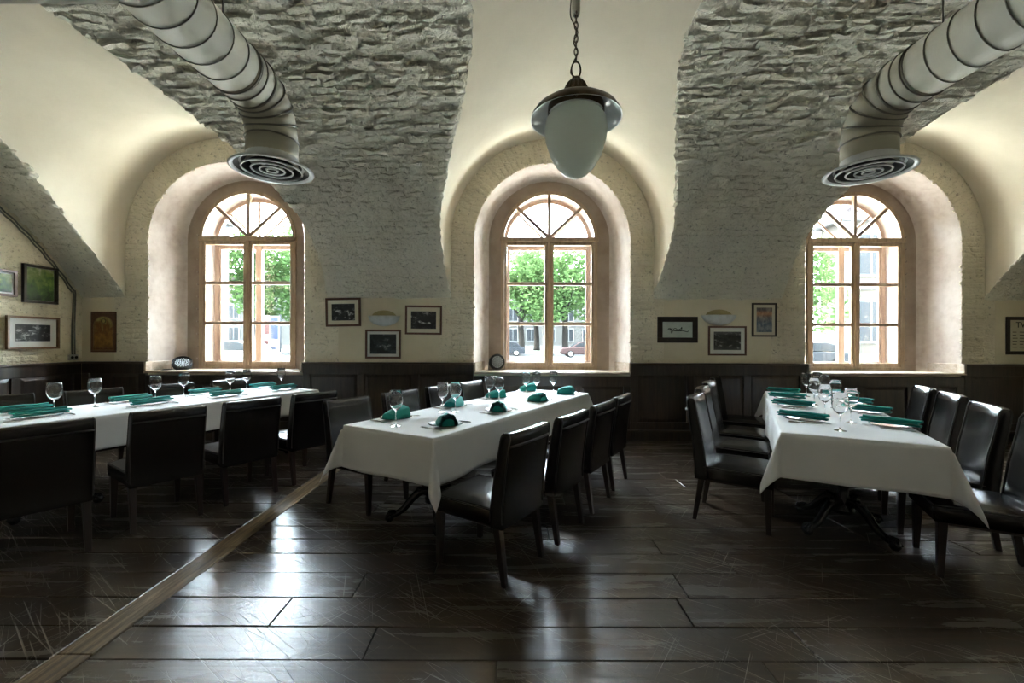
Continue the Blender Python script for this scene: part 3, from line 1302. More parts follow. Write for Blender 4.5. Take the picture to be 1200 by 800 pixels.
def make_table(L, W):
    root = empty('pedestal_table')
    MB().box(-W / 2 + 0.004, W / 2 - 0.004, -L / 2 + 0.004, L / 2 - 0.004, TOP - 0.04, TOP - 0.006, 0.004).build('table_top', M['ttop'], root)
    for s in (-1, 1):
        y = s * (L / 2 - 0.52)
        ped = MB().lathe([(0.10, TOP - 0.056), (0.10, TOP - 0.041)], 20, o=(0, y, 0)).build('top_plate', M['iron'], root)
        prof = [(0.075, 0.13), (0.078, 0.16), (0.055, 0.19), (0.048, 0.23), (0.036, 0.26), (0.034, 0.34), (0.042, 0.36), (0.034, 0.385), (0.032, 0.60), (0.040, 0.63), (0.034, 0.65), (0.05, 0.70), (0.085, TOP - 0.057)]
        col = MB().lathe(prof, 20, o=(0, y, 0)).build('column', M['iron'], root, smooth=True)
        for q in range(4):
            a = q * pi / 2 + pi / 4
            d = Vector((cos(a), sin(a), 0))
            keys = [(0.03, 0.20), (0.10, 0.215), (0.17, 0.165), (0.23, 0.095), (0.29, 0.058), (0.335, 0.045)]
            pts = smooth_path([(d.x * r, y + d.y * r, z) for r, z in keys], 4)
            n = len(pts)
            rad = [0.036 - 0.016 * i / n for i in range(n)]
            ft = MB().tube(pts, rad, 8).build('foot', M['iron'], root, smooth=True)
            e = Vector((d.x * 0.345, y + d.y * 0.345, 0.034))
            MB().lathe([(0.0, -0.034), (0.020, -0.031), (0.034, -0.012), (0.034, 0.010), (0.022, 0.028), (0.0, 0.034)], 12, o=e).build('claw_ball', M['iron'], ft, smooth=True)
            t = Vector((-d.y, d.x, 0))
            for g in (-1, 0, 1):
                c0 = Vector((d.x * 0.30, y + d.y * 0.30, 0.072)) + t * 0.012 * g
                c1 = Vector((d.x * 0.345, y + d.y * 0.345, 0.068)) + t * 0.022 * g
                c2 = Vector((d.x * 0.374, y + d.y * 0.374, 0.030)) + t * 0.028 * g
                MB().tube([c0, c1, c2], [0.011, 0.012, 0.006], 6).build('claw', M['iron'], ft, smooth=True)
            # scroll on the knee
            kp = Vector((d.x * 0.115, y + d.y * 0.115, 0.225))
            MB().lathe([(0.0, -0.03), (0.022, -0.022), (0.030, 0.0), (0.018, 0.022), (0.0, 0.028)], 10, o=kp).build('knee_scroll', M['iron'], ft, smooth=True)
    return root


def cloth_mesh(L, W, d, seed):
    rg = random.Random(seed)
    ph = [rg.uniform(0, 6.28) for _ in range(6)]

    def axis(h):
        out = []
        a = -h - d
        k = 12
        for i in range(k + 1):
            out.append(-h - d + d * i / k)
        n = int(2 * h / 0.05)
        out += [-h + 0.006, -h + 0.02]
        for i in range(1, n):
            out.append(-h + 2 * h * i / n)
        out += [h - 0.02, h - 0.006]
        for i in range(k + 1):
            out.append(h + d * i / k)
        return sorted(set(round(v, 5) for v in out))

    def f(s, t):
        a, b = max(0, abs(s) - W / 2), max(0, abs(t) - L / 2)
        sx, sy = (1 if s > 0 else -1), (1 if t > 0 else -1)

        def flare(q):
            return 0.006 + 0.05 * q
        if a == 0 and b == 0:
            e = min(W / 2 - abs(s), L / 2 - abs(t))
            return (s, t, -0.004 * max(0, 1 - e / 0.012) + 0.0010 * noise.noise(Vector((s * 5, t * 5, seed))))
        if b == 0:
            wv = a * (0.035 * sin(t * 5.3 + ph[0]) + 0.02 * sin(t * 11.7 + ph[1])) + a * 0.05 * noise.noise(Vector((t * 3, a * 4, seed)))
            return (sx * (W / 2 + flare(a) + wv), t, -0.005 - a)
        if a == 0:
            wv = b * (0.035 * sin(s * 5.9 + ph[2]) + 0.02 * sin(s * 13.1 + ph[3])) + b * 0.05 * noise.noise(Vector((s * 3, b * 4, seed + 5)))
            return (s, sy * (L / 2 + flare(b) + wv), -0.005 - b)
        rho, phi = sqrt(a * a + b * b), atan2(b, a)
        q = max(0.0, sin(2 * phi))
        fold = q * rho * 0.34
        lat = sin(4 * phi) * rho * 0.13
        ea = a * (0.035 * sin(sy * L / 2 * 5.3 + ph[0]) + 0.02 * sin(sy * L / 2 * 11.7 + ph[1])) * (1 - q)
        eb = b * (0.035 * sin(sx * W / 2 * 5.9 + ph[2]) + 0.02 * sin(sx * W / 2 * 13.1 + ph[3])) * (1 - q)
        fl = flare(rho)
        return (sx * (W / 2 + fl * cos(phi) + fold * 0.72 + ea + lat * 0.5), sy * (L / 2 + fl * sin(phi) + fold * 0.65 + eb - lat * 0.5), -0.005 - rho * (1 - 0.03 * q))
    S, T = axis(W / 2), axis(L / 2)
    return MB().grid([[f(s, t) for s in S] for t in T])


TABLES = {
    'left': dict(c=(-3.505, 4.378), a=atan2(.43, .903), L=2.84, W=0.92, d=0.27),
    'middle': dict(c=(-0.16, 4.18), a=atan2(.505, .863), L=2.84, W=0.86, d=0.30),
    'right': dict(c=(2.926, 3.997), a=atan2(.482, .876), L=2.84, W=0.86, d=0.30),
}
for k, (nm, T) in enumerate(TABLES.items()):
    t = make_table(T['L'], T['W'])
    t.location = (T['c'][0], T['c'][1], 0)
    t.rotation_euler = (0, 0, -T['a'])
    tag(t, 'long table on black cast iron claw feet, the %s one of three' % nm, 'table', 'long pedestal tables')
    c = cloth_mesh(T['L'], T['W'], T['d'], k + 2).build('tablecloth', M['cloth'], smooth=True, fix=False)
    c.location = (T['c'][0], T['c'][1], TOP + 0.002)
    c.rotation_euler = (0, 0, -T['a'])
    sd = c.modifiers.new('solid', 'SOLIDIFY')
    sd.thickness = 0.002
    sd.offset = 1
    tag(c, 'white tablecloth hanging over the edges of the %s table' % nm, 'tablecloth', 'white tablecloths')


def on_table(nm, al, ac):
    """along (away from camera) and across (towards the left) -> world"""
    T = TABLES[nm]
    u = (sin(T['a']), cos(T['a']))
    v = (-cos(T['a']), sin(T['a']))
    return T['c'][0] + u[0] * al + v[0] * ac, T['c'][1] + u[1] * al + v[1] * ac


ZT = TOP + 0.0055
# wine glass
prof = [(0.0, 0.0), (0.037, 0.0), (0.0375, 0.002), (0.02, 0.006), (0.007, 0.012), (0.0038, 0.03), (0.0036, 0.095), (0.0055, 0.112), (0.02, 0.122), (0.036, 0.138), (0.0475, 0.162), (0.0515, 0.19), (0.049, 0.222), (0.0435, 0.262), (0.0428, 0.2632), (0.0420, 0.262), (0.0474, 0.222), (0.0498, 0.19), (0.0458, 0.163), (0.0345, 0.14), (0.018, 0.126), (0.0, 0.121)]
glass_me = MB().lathe(prof, 24, cap=False).mesh('wine_glass', M['glass'], smooth=True, fix=True)
# plate
prof = [(0.0, 0.0), (0.075, 0.0), (0.085, 0.003), (0.125, 0.012), (0.128, 0.0135), (0.127, 0.0155), (0.122, 0.0145), (0.083, 0.006), (0.072, 0.0035), (0.0, 0.0035)]
plate_me = MB().lathe(prof, 32, cap=False).mesh('glass_plate', M['glass'], smooth=True, fix=True)
# fork outline
fk = [(-0.006, -0.10), (0.006, -0.10), (0.007, -0.09), (0.004, 0.0), (0.004, 0.03), (0.011, 0.045), (0.0115, 0.095), (0.0085, 0.095), (0.0078, 0.058), (0.0055, 0.058), (0.0048, 0.095), (0.0018, 0.095), (0.0012, 0.058), (-0.0012, 0.058), (-0.0018, 0.095), (-0.0048, 0.095), (-0.0055, 0.058), (-0.0078, 0.058), (-0.0085, 0.095), (-0.0115, 0.095), (-0.011, 0.045), (-0.004, 0.03), (-0.004, 0.0), (-0.007, -0.09)]
m = MB().prism(fk, 0.0, 0.0022, 'z')
m.v = [(x, y, z + 0.006 * (max(0, y - 0.02) / 0.07) ** 1.0 * (1 if y < 0.09 else 0.75) + 0.0005) for x, y, z in m.v]
fork_me = m.mesh('fork', M['steel'])
blade_me = MB().prism([(-0.006, 0.0), (0.006, 0.0), (0.0095, 0.03), (0.0095, 0.08), (0.004, 0.112), (-0.006, 0.118)], 0.002, 0.0038, 'z').mesh('blade', M['steel'], fix=True)
handle_me = MB().tube([(0, -0.105, 0.0042), (0, -0.09, 0.0046), (0, -0.05, 0.0048), (0, 0.0, 0.004)], [0.0052, 0.0062, 0.0058, 0.004], 8).mesh('handle', M['steel'], smooth=True)


def napkin_pouch(seed):
    """napkin rolled into a soft pleated bundle, open end forward (-y)"""
    rg = random.Random(seed)
    m = MB()
    for layer, (w, h, l0, l1) in enumerate(((0.070, 0.092, -0.09, 0.085), (0.060, 0.076, -0.098, 0.07), (0.048, 0.060, -0.105, 0.05))):
        rows = []
        for k in range(9):
            t = k / 8
            y = l0 + (l1 - l0) * t
            sq = 1 - 0.45 * t ** 2
            r = []
            for i in range(17):
                a = pi * i / 16
                pl = 1 + 0.05 * sin(a * 9 + layer) * (1 - 0.5 * t)
                r.append((w * (0.75 + 0.25 * sq) * cos(a) * pl, y + 0.008 * sin(a * 2 + layer), max(0.0005, h * sq * sin(a) ** 0.8 * pl)))
            rows.append(r)
        m.grid(rows)
        if layer == 2:
            m.add([(p[0], p[1] + 0.012, p[2]) for p in rows[0]], [tuple(range(17))])
        m.add([(p[0], p[1] - 0.004, p[2]) for p in rows[-1]], [tuple(range(17))])
    return m.mesh('napkin', M['napkin'], smooth=True)


def napkin_flat(seed):
    """napkin folded into a long flat roll, layers showing along one side, along y"""
    rg = random.Random(seed)
    m = MB()
    L = 0.335
    for layer, (x0, x1, z, th, la) in enumerate(((-0.036, 0.032, 0.0, 0.015, 0.0), (-0.030, 0.037, 0.0145, 0.016, 0.012), (-0.032, 0.016, 0.029, 0.020, -0.01))):
        rows = []
        for k in range(13):
            t = k / 12
            y = -L / 2 + la + L * t
            bend = 0.012 * sin(pi * t + seed) + 0.004 * noise.noise(Vector((t * 4, seed, layer)))
            pin = 0.72 + 0.28 * sin(pi * (0.12 + 0.8 * t))
            lift = 0.006 * noise.noise(Vector((t * 3, layer, seed * 2.0))) + 0.002
            c, hw_ = (x0 + x1) / 2, (x1 - x0) / 2 * pin
            r = []
            for i in range(13):
                a = 2 * pi * i / 12
                ca, sa = cos(a), sin(a)
                r.append((c + bend + hw_ * (abs(ca) ** 0.6) * (1 if ca > 0 else -1), y, max(0.0006, z + lift * (1 if layer else 0) + th / 2 + th / 2 * (abs(sa) ** 0.8) * (1 if sa > 0 else -1))))
            rows.append(r)
        m.grid(rows)
        for rr in (rows[0], rows[-1]):
            m.add(rr[:-1], [tuple(range(12))])
    return m.mesh('napkin', M['napkin'], smooth=True, fix=True)


pouch = [napkin_pouch(s) for s in range(3)]
flat = [napkin_flat(s) for s in range(4)]


def setting(nm, al, ac, k, style, nap_rot, plate=True):
    """one place: plate, napkin, fork, knife; ac>0 is the left row"""
    T = TABLES[nm]
    row = 'left row' if ac > 0 else 'right row'
    o_ = ('nearest place', 'second place', 'third place', 'farthest place')[k]
    x, y = on_table(nm, al, ac)
    s = 1 if ac > 0 else -1
    # direction from the seat to the table centre
    fx, fy = (cos(T['a']) * s, -sin(T['a']) * s)
    rz = atan2(-fx, fy)
    if plate:
        p = link('plate', plate_me, None, (x, y, ZT), (0, 0, rz))
        tag(p, 'clear glass plate under the napkin, %s in the %s of the %s table' % (o_, row, nm), 'plate', 'glass plates')
    zn = ZT + (0.0045 if plate else 0)
    if style == 'pouch':
        me = pouch[k % 3]
        nlab = 'teal napkin in a pleated bundle, %s, %s, %s table'
    else:
        me = flat[(k + (0 if s > 0 else 2)) % 4]
        nlab = 'teal napkin folded long and flat, %s, %s of the %s table'
        zn = ZT + (0.0165 if plate else 0)
    n = link('napkin', me, None, (x, y, zn), (0, 0, nap_rot))
    tag(n, nlab % (o_, row, nm), 'napkin', 'teal napkins')
    rg = random.Random(int(al * 100) + int(ac * 1000))
    off = 0.165
    lx, ly = -fy, fx            # sitter's left
    j = rg.uniform(-0.06, 0.06)
    f = link('fork', fork_me, None, (x + lx * off, y + ly * off, ZT), (0, 0, rz + j))
    tag(f, 'steel fork beside the napkin, %s in the %s of the %s table' % (o_, row, nm), 'fork', 'forks')
    q = empty('knife', (x - lx * off, y - ly * off, ZT), rz - j)
    link('blade', blade_me, q)
    link('handle', handle_me, q)
    tag(q, 'steel knife beside the napkin, %s in the %s of the %s table' % (o_, row, nm), 'knife', 'knives')


for k, al in enumerate((-1.05, -0.31, 0.43, 1.17)):
    setting('middle', al, 0.275, k, 'pouch', radians((150, 165, 120, 100)[k]))
    setting('middle', al, -0.235, k, 'pouch', radians((20, -5, 40, 60)[k]))
for k, al in enumerate((-0.80, 0.0, 0.66, 1.22)):
    setting('right', al, 0.245, k, 'flat', radians((40, 42, 40, 45)[k]))
for k, al in enumerate((-0.78, -0.07, 0.56, 1.18)):
    setting('right', al, -0.30, k, 'flat', radians((32, 35, 38, 40)[k]))
for k, al in enumerate((-0.95, -0.20, 0.50, 1.20)):
    setting('left', al, 0.30, k, 'flat', radians((-24, -20, -22, -20)[k]))
    setting('left', al - 0.02, -0.14, k, 'flat', radians((-22, -18, -20, -22)[k]))

GL = {
    'left': [(-0.86, -0.03), (-0.53, 0.163), (-0.11, 0.04), (0.236, 0.22), (0.66, 0.10), (0.92, 0.20), (1.30, 0.08)],
    'middle': [(-1.27, 0.05), (-0.61, 0.16), (-0.557, 0.06), (0.16, 0.18), (0.18, 0.07), (0.87, 0.13), (0.98, 0.05), (1.12, -0.105)],
    'right': [(-1.17, 0.06), (-0.747, -0.073), (-0.488, 0.058), (0.11, -0.10), (0.26, 0.047), (0.84, -0.11), (1.00, 0.037), (1.28, -0.10)],
}
NTH = ('nearest the camera', 'second from the near end', 'third from the near end', 'fourth from the near end', 'fifth from the near end', 'sixth from the near end', 'seventh from the near end', 'eighth and farthest from the camera')
for nm, ps in GL.items():
    for k, (al, ac) in enumerate(ps):
        x, y = on_table(nm, al, ac)
        g = link('wine_glass', glass_me, None, (x, y, ZT), (0, 0, random.random() * 6))
        tag(g, 'empty stemmed wine glass on the %s table, %s' % (nm, NTH[k]), 'wine glass', 'wine glasses on the tables')


# ------------------------------------------------------------------ pendant lamp
def build_pendant():
    x, y = 0.385, 2.60
    root = empty('pendant_lamp', (x, y, 2.40))
    tag(root, 'pendant lamp with egg-shaped opal globe and wide metal brim on a chain', 'lamp')
    z = -2.40

    def put(mb, name, mat, par=root, **kw):
        return mb.build(name, mat, par, smooth=kw.pop('smooth', True), **kw)
    prof = [(0.0, 2.395), (0.03, 2.399), (0.07, 2.420), (0.115, 2.465), (0.155, 2.535), (0.182, 2.62), (0.190, 2.69), (0.182, 2.745), (0.160, 2.782), (0.13, 2.80)]
    globe = put(MB().lathe([(r, zz + z) for r, zz in prof], 40), 'globe', M['opal'])
    # brim: outer metal and inner enamel
    prof = [(0.080, 2.868), (0.11, 2.862), (0.16, 2.850), (0.21, 2.830), (0.25, 2.800), (0.272, 2.766), (0.2765, 2.750)]
    brim = put(MB().lathe([(r, zz + z) for r, zz in prof], 48, cap=False), 'brim', M['brass'])
    inner = [(0.2765, 2.750), (0.272, 2.749), (0.267, 2.762), (0.245, 2.792), (0.205, 2.820), (0.15, 2.838), (0.0, 2.845)]
    put(MB().lathe([(r, zz + z) for r, zz in inner], 48, cap=False), 'brim_lining', M['shadein'], brim)
    put(MB().lathe([(0.168, 2.785 + z), (0.172, 2.79 + z), (0.168, 2.845 + z)], 40, cap=False), 'gallery_ring', M['brass'], brim)
    for k in range(3):
        a = k * 2 * pi / 3 + 0.4
        put(MB().tube([(0.165 * cos(a), 0.165 * sin(a), 2.80 + z), (0.205 * cos(a), 0.205 * sin(a), 2.80 + z)], 0.006, 6), 'gallery_screw', M['brass'], brim)
    prof = [(0.086, 2.86), (0.084, 2.885), (0.074, 2.925), (0.058, 2.96), (0.04, 2.982), (0.026, 2.99), (0.026, 3.005), (0.012, 3.01), (0.0, 3.01)]
    cap = put(MB().lathe([(r, zz + z) for r, zz in prof], 32), 'cap', M['brass'])
    for k in range(20):
        a = 2 * pi * k / 20
        pts = [(r * 1.01 * cos(a), r * 1.01 * sin(a), zz + z) for r, zz in ((0.084, 2.882), (0.074, 2.925), (0.058, 2.96), (0.042, 2.98))]
        put(MB().tube(pts, 0.0045, 5), 'flute', M['brass'], cap)
    # loop, chain, tube
    loop = [(0.028 * cos(a), 0.0, 3.055 + z + 0.05 * sin(a)) for a in [2 * pi * i / 20 for i in range(20)]]
    put(MB().tube(loop, 0.0055, 6, closed=True), 'loop', M['brass'])
    zz = 3.125
    k = 0
    while zz < 3.385:
        pts = []
        for i in range(16):
            a = 2 * pi * i / 16
            u, w = 0.011 * cos(a), 0.026 * sin(a)
            pts.append((u, 0, zz + z + w) if k % 2 else (0, u, zz + z + w))
        put(MB().tube(pts, 0.0036, 6, closed=True), 'chain_link', M['brass'])
        zz += 0.040
        k += 1
    put(MB().lathe([(0.0, 3.37 + z), (0.012, 3.375 + z), (0.022, 3.39 + z), (0.025, 3.41 + z), (0.025, 3.97 + z), (0.07, 3.98 + z), (0.075, 4.008 + z), (0.0, 4.008 + z)], 24), 'suspension_tube', M['chrome'])
    cord = smooth_path([(0.02, 0.0, 3.005 + z), (-0.03, 0.006, 3.035 + z), (-0.018, 0.01, 3.10 + z), (0.012, 0.012, 3.17 + z), (-0.013, 0.01, 3.23 + z), (0.012, 0.012, 3.29 + z), (-0.01, 0.012, 3.34 + z), (-0.034, 0.01, 3.40 + z), (-0.030, 0.0, 3.52 + z), (-0.027, 0.0, 3.9 + z)], 6)
    put(MB().tube(cord, 0.0038, 6), 'cord', M['brass'])


build_pendant()


# ------------------------------------------------------------------ ventilation ducts
def build_duct(x, side, label, cross):
    root = empty('ventilation_duct', (x, 3.02, 2.60))
    tag(root, label, 'duct', 'air ducts under the vault')
    r = 0.165
    ZD = 3.07
    o = Vector((-x, -3.02, -2.60))

    def put(mb, name, mat, par=root, smooth=True, **kw):
        mb.xf(Matrix.Translation(o))
        return mb.build(name, mat, par, smooth=smooth, **kw)
    bend_c = (2.76, ZD - 0.26)
    # horizontal run in short spiral lengths with raised seams
    y = RY + 0.02
    ylist = []
    yy = 2.76 - 0.16
    while yy > RY + 0.15:
        ylist.append(yy)
        yy -= 0.135
    put(MB().tube([(x, RY + 0.02, ZD), (x, 2.60, ZD)], r, 32), 'run', M['duct'])
    for q in ylist[:9]:
        put(MB().tube([(x + (r + 0.001) * cos(a), q + 0.018 * cos(a), ZD + (r + 0.001) * sin(a)) for a in [2 * pi * i / 32 for i in range(32)]], 0.0035, 6, closed=True), 'spiral_seam', M['ductseam'])
    put(MB().tube([(x, 2.58, ZD), (x, 2.62, ZD), (x, 2.76, ZD)], [r * 1.012] * 3, 32), 'sleeve', M['duct'])
    for q in (2.60, 2.67, 2.755):
        put(MB().tube([(x + (r + 0.003) * cos(a), q, ZD + (r + 0.003) * sin(a)) for a in [2 * pi * i / 32 for i in range(32)]], 0.0055, 6, closed=True), 'sleeve_bead', M['ductseam'])
    # gored elbow
    ang = [0, 22.5, 45, 67.5, 90]
    P = []
    for a in ang:
        a = radians(a)
        P.append(Vector((x, bend_c[0] + 0.26 * sin(a), bend_c[1] + 0.26 * cos(a))))
    P.append(Vector((x, 3.02, 2.66)))
    for i in range(len(P) - 1):
        dirv = (P[i + 1] - P[i]).normalized()
        put(MB().tube([P[i] - dirv * 0.012, P[i + 1] + dirv * 0.012], r, 32), 'elbow_gore', M['duct'])
    for i, a in enumerate(ang):
        a = radians(a)
        t = Vector((0, cos(a), -sin(a)))
        n1, n2 = Vector((1, 0, 0)), Vector((0, sin(a), cos(a)))
        pts = [P[i] + (n1 * cos(b) + n2 * sin(b)) * (r + 0.004) for b in [2 * pi * k / 32 for k in range(32)]]
        put(MB().tube(pts, 0.006, 6, closed=True), 'gore_seam', M['ductseam'])
    # round diffuser
    c = (x, 3.02, 0)
    neck = put(MB().lathe([(r, 2.70), (r + 0.004, 2.66), (0.20, 2.635), (0.262, 2.618), (0.268, 2.610), (0.266, 2.602), (0.250, 2.604), (0.236, 2.612)], 40, o=c, cap=False), 'diffuser', M['grille'])
    put(MB().lathe([(0.238, 2.611), (0.18, 2.650), (0.0, 2.656)], 40, o=c, cap=False), 'diffuser_throat', M['grilledark'], neck)
    for ri in (0.190, 0.130, 0.078, 0.036):
        circ = [2 * pi * k / 40 for k in range(40)]
        put(MB().lathe([(ri - 0.05 if ri > 0.05 else 0.0, 2.648), (ri - 0.003, 2.607)], 40, o=c, cap=False), 'diffuser_cone', M['grilledark'], neck)
        put(MB().tube([(x + ri * cos(a), 3.02 + ri * sin(a), 2.604) for a in circ], 0.0065, 6, closed=True), 'diffuser_ring', M['grille'], neck)
    # hanger rod and clamp
    put(MB().tube([(x, 2.50, ZD + r), (x, 2.50, 3.77)], 0.005, 6), 'hanger_rod', M['ductseam'])
    pts = [(x + (r + 0.005) * cos(a), 2.50, ZD + (r + 0.005) * sin(a)) for a in [2 * pi * k / 32 for k in range(32)]]
    put(MB().box(x - 0.012, x + 0.012, 2.585, 2.615, ZD + r - 0.002, ZD + r + 0.02, 0.003), 'sleeve_clip', M['ductseam'], smooth=False)
    if cross:
        put(MB().tube([(LX + 0.02, 1.86, ZD), (x - 0.05, 1.86, ZD)], r * 0.98, 32), 'cross_run', M['duct'])
    return root


build_duct(-1.70, -1, 'round grey air duct with elbow and disc diffuser, left of the pendant lamp', True)
build_duct(2.52, 1, 'round grey air duct with elbow and disc diffuser, right of the pendant lamp', False)


# ------------------------------------------------------------------ pictures on the walls
def wall_xz(px, py, Y=WY):
    return (px - 600) * Y / 500, 1.4 - (py - 400 - (px - 600) * 0.003) * Y / 500


def art(name, kind, seed):
    m = NT(name)
    co = m.coord((1, 1, 1), 'Generated')
    mp = m.n('ShaderNodeVectorMath', operation='ADD')
    m.l(co, mp.inputs[0])
    mp.inputs[1].default_value = (seed * 3.7, seed * 1.3, seed * 2.1)
    v = mp.outputs[0]
    f = m.noise(v, 4.5, 5, 0.6, 0.3)
    g = m.noise(v, 2.0, 3, 0.5)
    sep = m.n('ShaderNodeSeparateXYZ')
    m.l(co, sep.inputs[0])
    vert = sep.outputs[2]
    if kind == 'bw':
        col = m.ramp(f, [(0.42, (0.012, 0.013, 0.014)), (0.55, (0.05, 0.052, 0.055)), (0.62, (0.5, 0.5, 0.5)), (0.70, (0.75, 0.75, 0.75))])
        col = m.mixc(m.ramp(g, [(0.45, (0.1, 0.1, 0.1)), (0.6, (0.95, 0.95, 0.95))]), col, (0.025, 0.027, 0.03))
    elif kind == 'bwblue':
        col = m.ramp(f, [(0.40, (0.012, 0.017, 0.022)), (0.58, (0.05, 0.065, 0.08)), (0.68, (0.35, 0.38, 0.4))])
        col = m.mixc(m.ramp(g, [(0.45, (0, 0, 0)), (0.6, (0.8, 0.8, 0.8))]), col, (0.02, 0.026, 0.032))
    elif kind == 'street':
        a = m.ramp(vert, [(0.0, (0.16, 0.16, 0.15)), (0.2, (0.06, 0.055, 0.05)), (0.8, (0.03, 0.028, 0.025)), (1.0, (0.25, 0.25, 0.25))])
        col = m.mixc(0.6, a, m.ramp(f, [(0.42, (0.01, 0.01, 0.009)), (0.6, (0.05, 0.047, 0.04)), (0.7, (0.5, 0.5, 0.48))]))
    elif kind == 'green':
        col = m.ramp(m.math('ADD', m.math('MULTIPLY', f, 0.7), m.math('MULTIPLY', vert, 0.25)), [(0.3, (0.015, 0.03, 0.008)), (0.45, (0.05, 0.11, 0.02)), (0.58, (0.16, 0.22, 0.05)), (0.72, (0.42, 0.44, 0.30))])
    elif kind == 'icon':
        col = m.ramp(m.math('ADD', m.math('MULTIPLY', f, 0.55), m.math('MULTIPLY', vert, 0.45)), [(0.25, (0.10, 0.035, 0.012)), (0.42, (0.30, 0.16, 0.04)), (0.55, (0.16, 0.06, 0.018)), (0.70, (0.34, 0.30, 0.11)), (0.85, (0.26, 0.30, 0.12))])
    elif kind == 'poster':
        a = m.ramp(vert, [(0.0, (0.10, 0.15, 0.20)), (0.35, (0.12, 0.17, 0.24)), (0.6, (0.20, 0.16, 0.16)), (0.75, (0.62, 0.24, 0.08)), (0.9, (0.14, 0.10, 0.09))])
        col = m.mixc(0.4, a, m.ramp(f, [(0.4, (0.05, 0.06, 0.08)), (0.62, (0.5, 0.45, 0.4))]))
    elif kind == 'pale':
        col = m.ramp(f, [(0.3, (0.42, 0.47, 0.43)), (0.7, (0.50, 0.55, 0.50))])
    else:
        col = m.ramp(f, [(0.3, (0.50, 0.46, 0.34)), (0.7, (0.58, 0.54, 0.42))])
    m.base(col)
    m.set(Roughness=0.35, Specular_IOR_Level=0.4)
    return m.mat


def picture(w, h, fw, mw, frame, matb, kind, seed, label, depth=0.022):
    """framed picture facing -y, centred on its own origin, back at y=0"""
    root = empty('framed_picture')
    for a, b, c, d in ((-w / 2, w / 2, h / 2 - fw, h / 2), (-w / 2, w / 2, -h / 2, -h / 2 + fw)):
        MB().prism([(a, -0.0), (b, 0.0), (b, -depth), (a, -depth)], c, d, 'z').build('frame_bar', M[frame], root, bevel=0.003)
    for a, b in ((-w / 2, -w / 2 + fw), (w / 2 - fw, w / 2)):
        MB().box(a, b, -depth, 0, -h / 2 + fw, h / 2 - fw, 0.002).build('frame_bar', M[frame], root)
    MB().box(-w / 2 + fw - 0.003, w / 2 - fw + 0.003, -0.010, -0.004, -h / 2 + fw - 0.003, h / 2 - fw + 0.003).build('mat_board', M[matb], root)
    iw, ih = w / 2 - fw - mw, h / 2 - fw - (mw if not isinstance(mw, tuple) else mw[1])
    MB().box(-iw, iw, -0.0125, -0.0105, -ih, ih).build('print', art('print_' + kind + str(seed), kind, seed), root)
    tag(root, label, 'picture', 'framed pictures')
    return root


def hang_back(px0, py0, px1, py1, *a, tilt=0.0, y=None, **k):
    x0, z1 = wall_xz(px0, py0)
    x1, z0 = wall_xz(px1, py1)
    p = picture(x1 - x0, z1 - z0, *a, **k)
    p.location = ((x0 + x1) / 2, (y or WY) - 0.002, (z0 + z1) / 2)
    p.rotation_euler = (0, tilt, 0)
    return p


hang_back(382, 349, 423, 382.5, 0.03, 0.055, 'fr_red', 'mat_cream', 'bw', 1, 'black and white photo in cream mat, left of the left wall sconce', tilt=-0.02)
hang_back(428.5, 386, 470, 420, 0.028, 0.038, 'fr_red', 'mat_white', 'bwblue', 2, 'dark landscape photo in white mat below the left wall sconce')
hang_back(475, 358, 518, 392, 0.028, 0.055, 'fr_red', 'mat_cream', 'bw', 3, 'black and white group photo in cream mat, right of the left wall sconce', tilt=0.008)
sig = hang_back(770, 371, 817, 401.5, 0.072, 0.002, 'fr_dark', 'fr_dark', 'pale', 4, 'small pale signature sheet in wide dark frame, left of the right wall sconce')
hang_back(829.5, 382, 874, 416.5, 0.024, 0.055, 'fr_red', 'mat_white', 'street', 5, 'black and white street photo in white mat below the right wall sconce')
hang_back(880.5, 355, 909.5, 394.5, 0.026, 0.04, 'fr_dark', 'mat_cream', 'poster', 6, 'tall narrow blue and orange print in dark frame beside the right window')
icon = hang_back(108, 365, 137, 412.5, 0.026, 0.012, 'fr_red', 'fr_gold', 'icon', 7, 'upright golden picture with an arched top beside the left corner')
twa = hang_back(1178, 371, 1240, 415.5, 0.05, 0.006, 'fr_dark', 'mat_cream', 'sheet', 8, 'printed sheet with TWA heading in dark frame at the right edge')

# ink of the signature sheet
pts = smooth_path([(-0.13, 0, 0.02), (-0.10, 0, 0.0), (-0.085, 0, -0.05), (-0.06, 0, 0.005), (-0.03, 0, 0.02), (0.0, 0, 0.0), (0.04, 0, 0.012), (0.06, 0, 0.035), (0.05, 0, -0.008), (0.0, 0, -0.012), (-0.06, 0, -0.016), (0.08, 0, -0.018), (0.14, 0, -0.03), (0.15, 0, -0.012)], 5)
ink = MB().tube([(p.x, -0.0135, p.z) for p in pts], 0.0042, 5).build('signature', M['black'], sig)
pts = smooth_path([(-0.14, 0, 0.0), (-0.11, 0, 0.02), (-0.09, 0, 0.005), (-0.12, 0, -0.005), (-0.07, 0, 0.018)], 5)
MB().tube([(p.x, -0.0135, p.z) for p in pts], 0.0035, 5).build('signature', M['black'], sig)
